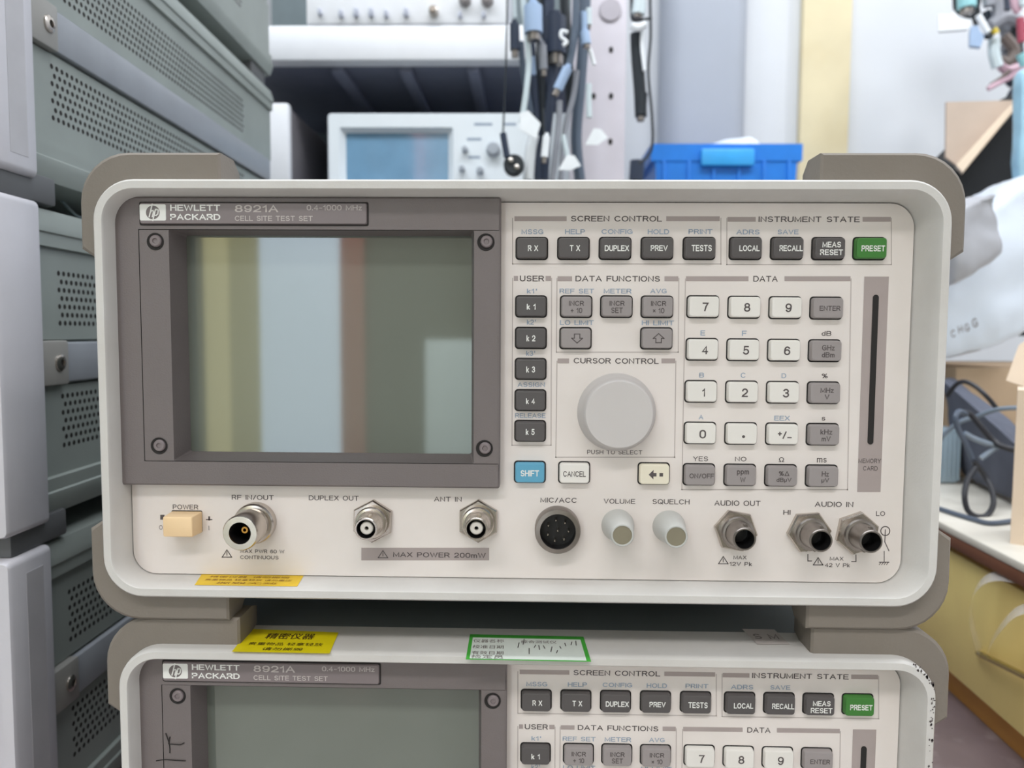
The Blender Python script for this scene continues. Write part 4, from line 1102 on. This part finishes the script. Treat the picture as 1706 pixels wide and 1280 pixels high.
# blue crate on a stand behind
M_blue = mat('crate_blue', (38, 128, 222), .35, var=.05); M_blue2 = mat('crate_handle_blue', (60, 170, 240), .35)
cy_ = 1.0
x0 = PY(1086, 270, cy_).x; x1 = PY(1334, 270, cy_).x; z1 = PY(1200, 240, cy_).z; z0 = z1 - .17
cr = thing('plastic_crate', 'bright blue plastic crate standing behind the test set', 'crate', ((x0 + x1) / 2, cy_ + .12, z0))
b = MB(); t = .004
L_ = lambda a, c, z, e, e2: [(a - e, cy_ - e, z), (c + e, cy_ - e, z), (c + e, cy_ + .24 + e, z), (a - e, cy_ + .24 + e, z)]
b.loft([L_(x0 + .012, x1 - .012, z0, 0, 0), L_(x0 + .006, x1 - .006, z1 - .03, 0, 0), L_(x0, x1, z1 - .028, .002, 0), L_(x0, x1, z1, .002, 0), L_(x0 + .004, x1 - .004, z1, 0, 0),
        L_(x0 + .014, x1 - .014, z0 + .004, -.002, 0)], M_blue, True, True)
b.build('crate_body', cr, angle=20)
for k in range(6):
    xx = x0 + .02 + k * (x1 - x0 - .04) / 5
    b = MB(); b.box((xx - .002, cy_ - .005, z0 + .01), (xx + .002, cy_ + .006, z1 - .028), M_blue, .0008); b.build('rib', cr)
b = MB(); ha = PY(1168, 262, cy_ - .008); hb = PY(1257, 248, cy_ - .008)
b.box((ha.x, cy_ - .012, PY(1200, 276, cy_ - .01).z), (hb.x, cy_ - .001, hb.z), M_blue2, .003); b.build('handle', cr, 'lighter blue handle grip')
# crumpled clear film in the crate
puffy('plastic_film', [(x0 + .10, cy_ + .02, z1 - .03), (x0 + .20, cy_ + .02, z1 - .03), (x0 + .20, cy_ + .12, z1 - .03), (x0 + .10, cy_ + .12, z1 - .03),
      (x0 + .11, cy_ + .03, z1 + .014), (x0 + .19, cy_ + .03, z1 + .018), (x0 + .19, cy_ + .11, z1 + .018), (x0 + .11, cy_ + .11, z1 + .012)], M_foam,
      'crumpled white plastic film sticking out of the blue crate', 'bag', .008, 8, 3, .3)
st_ = thing('side_table', 'grey table carrying the blue crate', 'table', ((x0 + x1) / 2, cy_ + .12, -1.30))
b = MB(); b.box((x0 - .03, cy_ - .015, z0 - .02), (x1 + .03, YW - .03, z0), M_case, .002); b.build('tabletop', st_)
for lx in (x0 - .01, x1 + .01):
    for ly in (cy_ + .005, YW - .05):
        b = MB(); b.box((lx - .012, ly - .012, -1.30), (lx + .012, ly + .012, z0 - .02), M_case); b.build('leg', st_)

# ================================================================== HANGING CABLES
C = {'lt': mat('lead_light', (204, 216, 220), .4), 'nv': mat('lead_navy', (44, 54, 74), .45), 'dk': mat('lead_dark', (34, 40, 46), .45),
     'sl': mat('lead_slate', (84, 96, 112), .45), 'gy': mat('lead_midgrey', (150, 152, 160), .45), 'bl': mat('plug_pale_blue', (160, 182, 212), .4),
     'wh': mat('tag_white', (240, 243, 246), .5), 'br': mat('lead_brown', (110, 98, 92), .5), 'pk': mat('plug_pink', (206, 170, 184), .45),
     'rd': mat('plug_red', (170, 70, 90), .45), 'yl': mat('plug_yellow', (215, 190, 60), .45), 'tq': mat('plug_turquoise', (150, 205, 210), .4)}
GRPC = 'leads hanging on the rack upright'
def lead(pts, rpx, c, label, Y=.66, end=None, group=None, top=True):
    r = thing('test_lead', label, 'cable', tuple(PY(pts[-1][0], pts[-1][1], Y)), group)
    pl = list(pts)
    if top and pl[0][1] <= 0: pl = [(pl[0][0], -90)] + pl
    P3 = [PY(x, y, Y) for x, y in pl]; k = (Y - CAM.y) / F
    b = MB(); b.tube(P3, rpx * k, C[c], n=8); b.build('wire', r)
    if end:
        kind, ec, a = end[:3]; z_ = end[3] if len(end) > 3 else None
        b = MB()
        if kind == 'plug':      # a, z_: end points; end[4] radius
            pa, pb2 = PY(a[0], a[1], Y - .002), PY(z_[0], z_[1], Y - .002); R_ = end[4] * k
            d = (pb2 - pa)
            b.tube([pa, pa + d * .12], R_ * .55, C[ec], n=12, smooth=False); b.tube([pa + d * .1, pa + d * .8], R_, C[ec], n=12, smooth=False); b.tube([pa + d * .78, pb2], R_ * .7, M_metald, n=12, smooth=False)
            b.build('plug', r, 'plug at the end of the lead')
        elif kind == 'tag':
            q = [PY(x, y, Y - .006) for x, y in a]; b.loft([q, [p + Vector((0, .0015, 0)) for p in q]], C[ec], True, True); b.build('tag', r, 'folded white tag', angle=20)
        elif kind == 'ring':
            p = PY(a[0], a[1], Y - .004); b.lathe((p.x, p.y, p.z), [(z_ * k, .010), (z_ * k, -.002), (z_ * k * .85, -.004), (z_ * k * .2, -.003)], C[ec], n=20, cap1=True)
            b.lathe((p.x - 5 * k, p.y, p.z + 6 * k), [(4 * k, 0), (4 * k, -.006), (2 * k, -.007)], M_metal, n=12, cap1=True)
            b.lathe((p.x + 5 * k, p.y, p.z - 5 * k), [(4 * k, 0), (4 * k, -.006), (2 * k, -.007)], M_metal, n=12, cap1=True)
            b.build('socket_end', r, 'dark round multi-pin end')
    return r
lead([(845, 0), (844, 60), (842, 130), (838, 225)], 1.5, 'dk', 'thin dark lead ending in a round dark multi-pin plug in front of the oscilloscope', .64, ('ring', 'dk', (856, 275), 17))
lead([(838, 222), (841, 240), (845, 262)], 5.5, 'nv', 'short navy sleeve above the round multi-pin plug', .635, top=False)
lead([(872, 0), (877, 50), (881, 100), (877, 150), (869, 205)], 4.8, 'lt', 'light grey lead with a folded white tag at its end', .63, ('tag', 'wh', [(866, 188), (880, 184), (901, 206), (893, 232), (878, 222), (866, 216)]))
lead([(857, 0), (858, 30)], 3, 'lt', 'lead with a navy plug at the left of the cable bunch', .65, ('plug', 'nv', (857, 34), (858, 96), 8))
lead([(888, 0), (888, 12)], 5, 'bl', 'lead with a big pale blue plug hanging in the cable bunch', .62, ('plug', 'bl', (888, 4), (889, 68), 15))
lead([(915, 0), (914, 20), (912, 90)], 9, 'nv', 'thick navy lead with a dark block plug in the middle of the bunch', .67, ('plug', 'nv', (925, 20), (926, 108), 17))
lead([(884, 60), (887, 120), (893, 200), (897, 300)], 7, 'nv', 'navy lead hanging straight down behind the white tag', .67, top=False)
lead([(902, 0), (900, 90), (905, 180), (907, 300)], 7, 'dk', 'dark lead hanging straight down in the cable bunch', .675)
lead([(920, 90), (918, 150), (910, 230), (906, 300)], 8, 'nv', 'navy lead leaning left below the dark block plug', .672, top=False)
lead([(868, 70), (872, 120), (885, 190)], 5, 'sl', 'slate lead crossing behind the light grey lead', .665, top=False)
lead([(897, 60), (904, 80)], 4, 'gy', 'lead with a ribbed grey strain relief', .64, ('plug', 'gy', (903, 70), (906, 128), 7), top=False)
lead([(887, 95), (889, 125)], 4.5, 'bl', 'pale blue lead stub beside the ribbed grey strain relief', .642, top=False)
lead([(960, 0), (957, 60), (948, 110)], 6, 'sl', 'slate lead ending in a pale blue slanting plug', .63, ('plug', 'bl', (948, 108), (924, 160), 8))
lead([(932, 168), (931, 200), (926, 250), (920, 300)], 5, 'gy', 'mid grey lead hanging down left of the upright', .65, top=False)
lead([(961, 118), (955, 160), (942, 215), (934, 300)], 4.5, 'gy', 'pale grey lead leaning left towards the white cone tags', .655, top=False)
lead([(975, 0), (972, 70), (966, 150), (960, 230), (966, 300)], 9, 'sl', 'thick slate lead along the left edge of the upright', .70)
lead([(940, 0), (944, 50), (948, 120), (952, 180)], 8, 'dk', 'dark lead behind the slate leads at the upright', .71)
lead([(905, 180), (907, 230), (908, 262)], 2, 'dk', 'thin lead with a white cylindrical plug low in the bunch', .63, ('plug', 'wh', (911, 222), (906, 272), 6), top=False)
lead([(938, 225), (942, 245), (946, 262)], 4, 'lt', 'pale lead with the lower white cone tag', .64, ('tag', 'wh', [(930, 283), (945, 258), (957, 259), (968, 276), (950, 284)]), top=False)
lead([(981, 140), (981, 170), (982, 196)], 4.6, 'lt', 'pale lead with the upper white cone tag on the upright', .64, ('tag', 'wh', [(975, 241), (989, 214), (1001, 215), (1013, 229), (996, 242)]), top=False)
lead([(981, 14), (981, 36)], 5, 'lt', 'lead with a pale plug high on the upright', .64, ('plug', 'lt', (981, 16), (981, 48), 5), top=True)
lead([(981, 80), (985, 90), (990, 108)], 3.5, 'wh', 'short white plug tip on the upright', .64, top=False)
lead([(972, 20), (974, 55)], 5, 'bl', 'lead with a small pale blue boot at the upright', .635, ('plug', 'bl', (973, 50), (978, 80), 8), top=False)
lead([(946, 54), (936, 52), (935, 62), (944, 70), (938, 76)], 3, 'wh', 'small curled white wire clip on the dark leads', .62, top=False)
lead([(890, 225), (884, 250), (880, 300)], 9, 'wh', 'broad white strap below the folded tag', .66, top=False)
lead([(1052, 0), (1053, 30), (1060, 34), (1075, 32), (1086, 30)], 2.5, 'dk', 'dark lead looped right of the upright near the picture top', .80)
lead([(1083, 0), (1084, 60), (1080, 120), (1086, 190), (1087, 240), (1078, 262), (1064, 272)], 2.3, 'dk', 'thin dark lead hanging right of the upright down to the blue crate', .80)
lead([(1066, 0), (1068, 20)], 8, 'lt', 'pale plug head right of the upright at the picture top', .79, ('plug', 'lt', (1066, 2), (1062, 30), 11))
lead([(1052, 42), (1062, 46), (1076, 40)], 6, 'wh', 'white bent clip right of the upright', .79, top=False)
lead([(1060, 56), (1062, 100), (1066, 150), (1068, 195)], 10, 'dk', 'broad black strap hanging right of the upright', .81, ('plug', 'dk', (1070, 150), (1067, 202), 9), top=False)
lead([(1073, 36), (1069, 70), (1074, 118)], 3, 'wh', 'pale wire curving beside the black strap', .80, top=False)
lead([(1062, 268), (1060, 300)], 12, 'nv', 'dark lump of leads low between upright and blue crate', .82, top=False)

# bundle at the upper right, near the wall
def knot(pts, rpx, c, label, Y, end=None): return lead(pts, rpx, c, label, Y, end, None, False)
YK = 1.14
knot([(1592, -60), (1590, 0), (1596, 20), (1625, 24), (1636, -40)], 3, 'dk', 'black lead looped round the grey plug in the upper right bunch', YK)
knot([(1608, -60), (1610, 0)], 8, 'tq', 'lead with a grey-green plug body in the upper right bunch', YK - .02, ('plug', 'tq', (1610, -20), (1611, 22), 14))
knot([(1640, -70), (1648, 10)], 9, 'gy', 'light grey thick lead in the upper right bunch', YK - .02)
knot([(1629, 25), (1646, 55)], 5, 'wh', 'white slanting plug in the middle of the upper right bunch', YK - .03)
knot([(1668, -60), (1670, 20)], 12, 'nv', 'navy thick lead in the upper right bunch', YK)
knot([(1686, -50), (1690, 6), (1698, 20)], 6, 'pk', 'pink plug in the upper right bunch', YK - .04)
knot([(1704, -60), (1704, 10)], 5, 'lt', 'pale lead at the right picture edge in the upper right bunch', YK - .05)
knot([(1650, 44), (1672, 30), (1695, 34)], 10, 'gy', 'broad grey loop in the upper right bunch', YK - .01)
knot([(1655, 48), (1660, 56)], 5, 'yl', 'small yellow plug tip in the upper right bunch', YK - .05)
knot([(1644, 62), (1652, 56)], 5, 'dk', 'short black plug end beside the yellow tip', YK - .045)
knot([(1656, 66), (1656, 90), (1662, 112)], 9, 'lt', 'pale grey sleeve hanging low in the upper right bunch', YK - .03)
knot([(1700, 30), (1702, 70)], 6, 'rd', 'red plug at the right picture edge', YK - .05)
knot([(1672, 60), (1690, 85), (1678, 105), (1665, 100)], 9, 'br', 'brown tangled lead in the upper right bunch', YK)
knot([(1700, 40), (1690, 100), (1715, 110)], 11, 'dk', 'dark tangled lead at the right of the upper right bunch', YK + .01)
knot([(1646, 148), (1665, 138), (1685, 128), (1712, 112)], 4, 'pk', 'pinkish flat lead slanting at the bottom of the upper right bunch', YK - .03)
knot([(1650, 142), (1668, 130), (1682, 118)], 3, 'br', 'thin brown lead beside the pinkish slanting one', YK - .02)
knot([(1700, 90), (1708, 110)], 7, 'tq', 'turquoise plug at the right picture edge', YK - .05)
knot([(1683, 165), (1693, 150), (1712, 140)], 8, 'nv', 'navy lead end below the upper right bunch', YK)
knot([(1622, -60), (1624, 10), (1630, 40)], 7, 'dk', 'black thick lead between the grey plugs in the upper right bunch', YK + .01)
knot([(1655, -60), (1662, 10), (1660, 40)], 9, 'gy', 'ribbed grey lead in the middle of the upper right bunch', YK - .01)
knot([(1640, 20), (1650, 45), (1645, 62)], 8, 'sl', 'slate lead behind the yellow plug tip', YK + .02)
knot([(1676, 40), (1682, 70), (1672, 95)], 12, 'gy', 'broad grey sleeve behind the brown tangled lead', YK + .03)
knot([(1690, 60), (1696, 100), (1680, 125), (1690, 140)], 9, 'nv', 'navy tangled lead low in the upper right bunch', YK + .03)
knot([(1664, 100), (1676, 116), (1700, 112)], 8, 'pk', 'pale pink sleeve curling low in the upper right bunch', YK)
knot([(1600, -60), (1602, 10)], 7, 'sl', 'slate lead at the left of the upper right bunch', YK + .02)
b = MB(); q = [PY(x, y, YK - .05) for x, y in ((1564, 52), (1612, 48), (1616, 34), (1596, 32), (1590, 18), (1584, 24), (1564, 24))]
b.loft([q, [p + Vector((.004, .010, 0)) for p in q]], C['wh'], True, True); tag(b.build('socket_adapter', angle=20), 'white flat plastic adapter poking left from the upper right bunch', 'adapter')
b = MB(); q = [PY(x, y, YK - .045) for x, y in ((1616, 76), (1634, 78), (1640, 60), (1632, 50), (1630, 42), (1618, 44), (1616, 54))]
b.loft([q, [p + Vector((.004, .012, 0)) for p in q]], C['bl'], True, True); tag(b.build('socket_adapter', angle=20), 'pale blue rounded adapter below the white one in the upper right bunch', 'adapter')

# ================================================================== BEHIND THE CAMERA (seen in the screen glass)
def RF(px, py, Yr):
    g = PY(px, py, .0222); d = ray(px, py); k = (g.y - Yr) / d.y
    return Vector((g.x + d.x * k, Yr, g.z + d.z * k))
YQ = -2.45
wallq('wall_front', (1.7, -2.5), (-1.6, -2.5), -1.30, 2.0, -.1, mat('wall_dim', (120, 118, 106), .8))
def rear(name, pxa, pxb, zlo, zhi, m, th=.03):
    xa_, xb_ = RF(pxa, 550, YQ).x, RF(pxb, 550, YQ).x
    b = MB(); b.box((min(xa_, xb_), YQ - .03, zlo), (max(xa_, xb_), YQ, zhi), m, .003); return b.build(name, kind='structure')
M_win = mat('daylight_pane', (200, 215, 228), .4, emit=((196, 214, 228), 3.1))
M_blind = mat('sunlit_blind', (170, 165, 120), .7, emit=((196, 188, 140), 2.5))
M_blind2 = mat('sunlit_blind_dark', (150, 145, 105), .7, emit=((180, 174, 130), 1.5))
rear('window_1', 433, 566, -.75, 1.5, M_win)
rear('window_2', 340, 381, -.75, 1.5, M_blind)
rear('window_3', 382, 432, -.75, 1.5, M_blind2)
rear('trim_2', 567, 606, -1.30, 2.0, mat('red_brown_post_glow', (150, 96, 84), .6, emit=((160, 104, 92), 1.2)))  # post glows by itself in place of light falling on it

xa_, xb_ = RF(708, 550, YQ).x, RF(800, 550, YQ).x; za_, zb_ = RF(740, 760, YQ).z, RF(740, 566, YQ).z
b = MB(); b.box((xa_, YQ - .03, za_), (xb_, YQ, zb_), mat('pale_glow', (190, 205, 205), .4, emit=((190, 206, 204), 1.7)), .003)
b.build('glow_panel', kind='structure')  # glowing panel added for the pale patch mirrored in the screen

for o in bpy.data.objects:
    if '_b' in o: del o['_b']
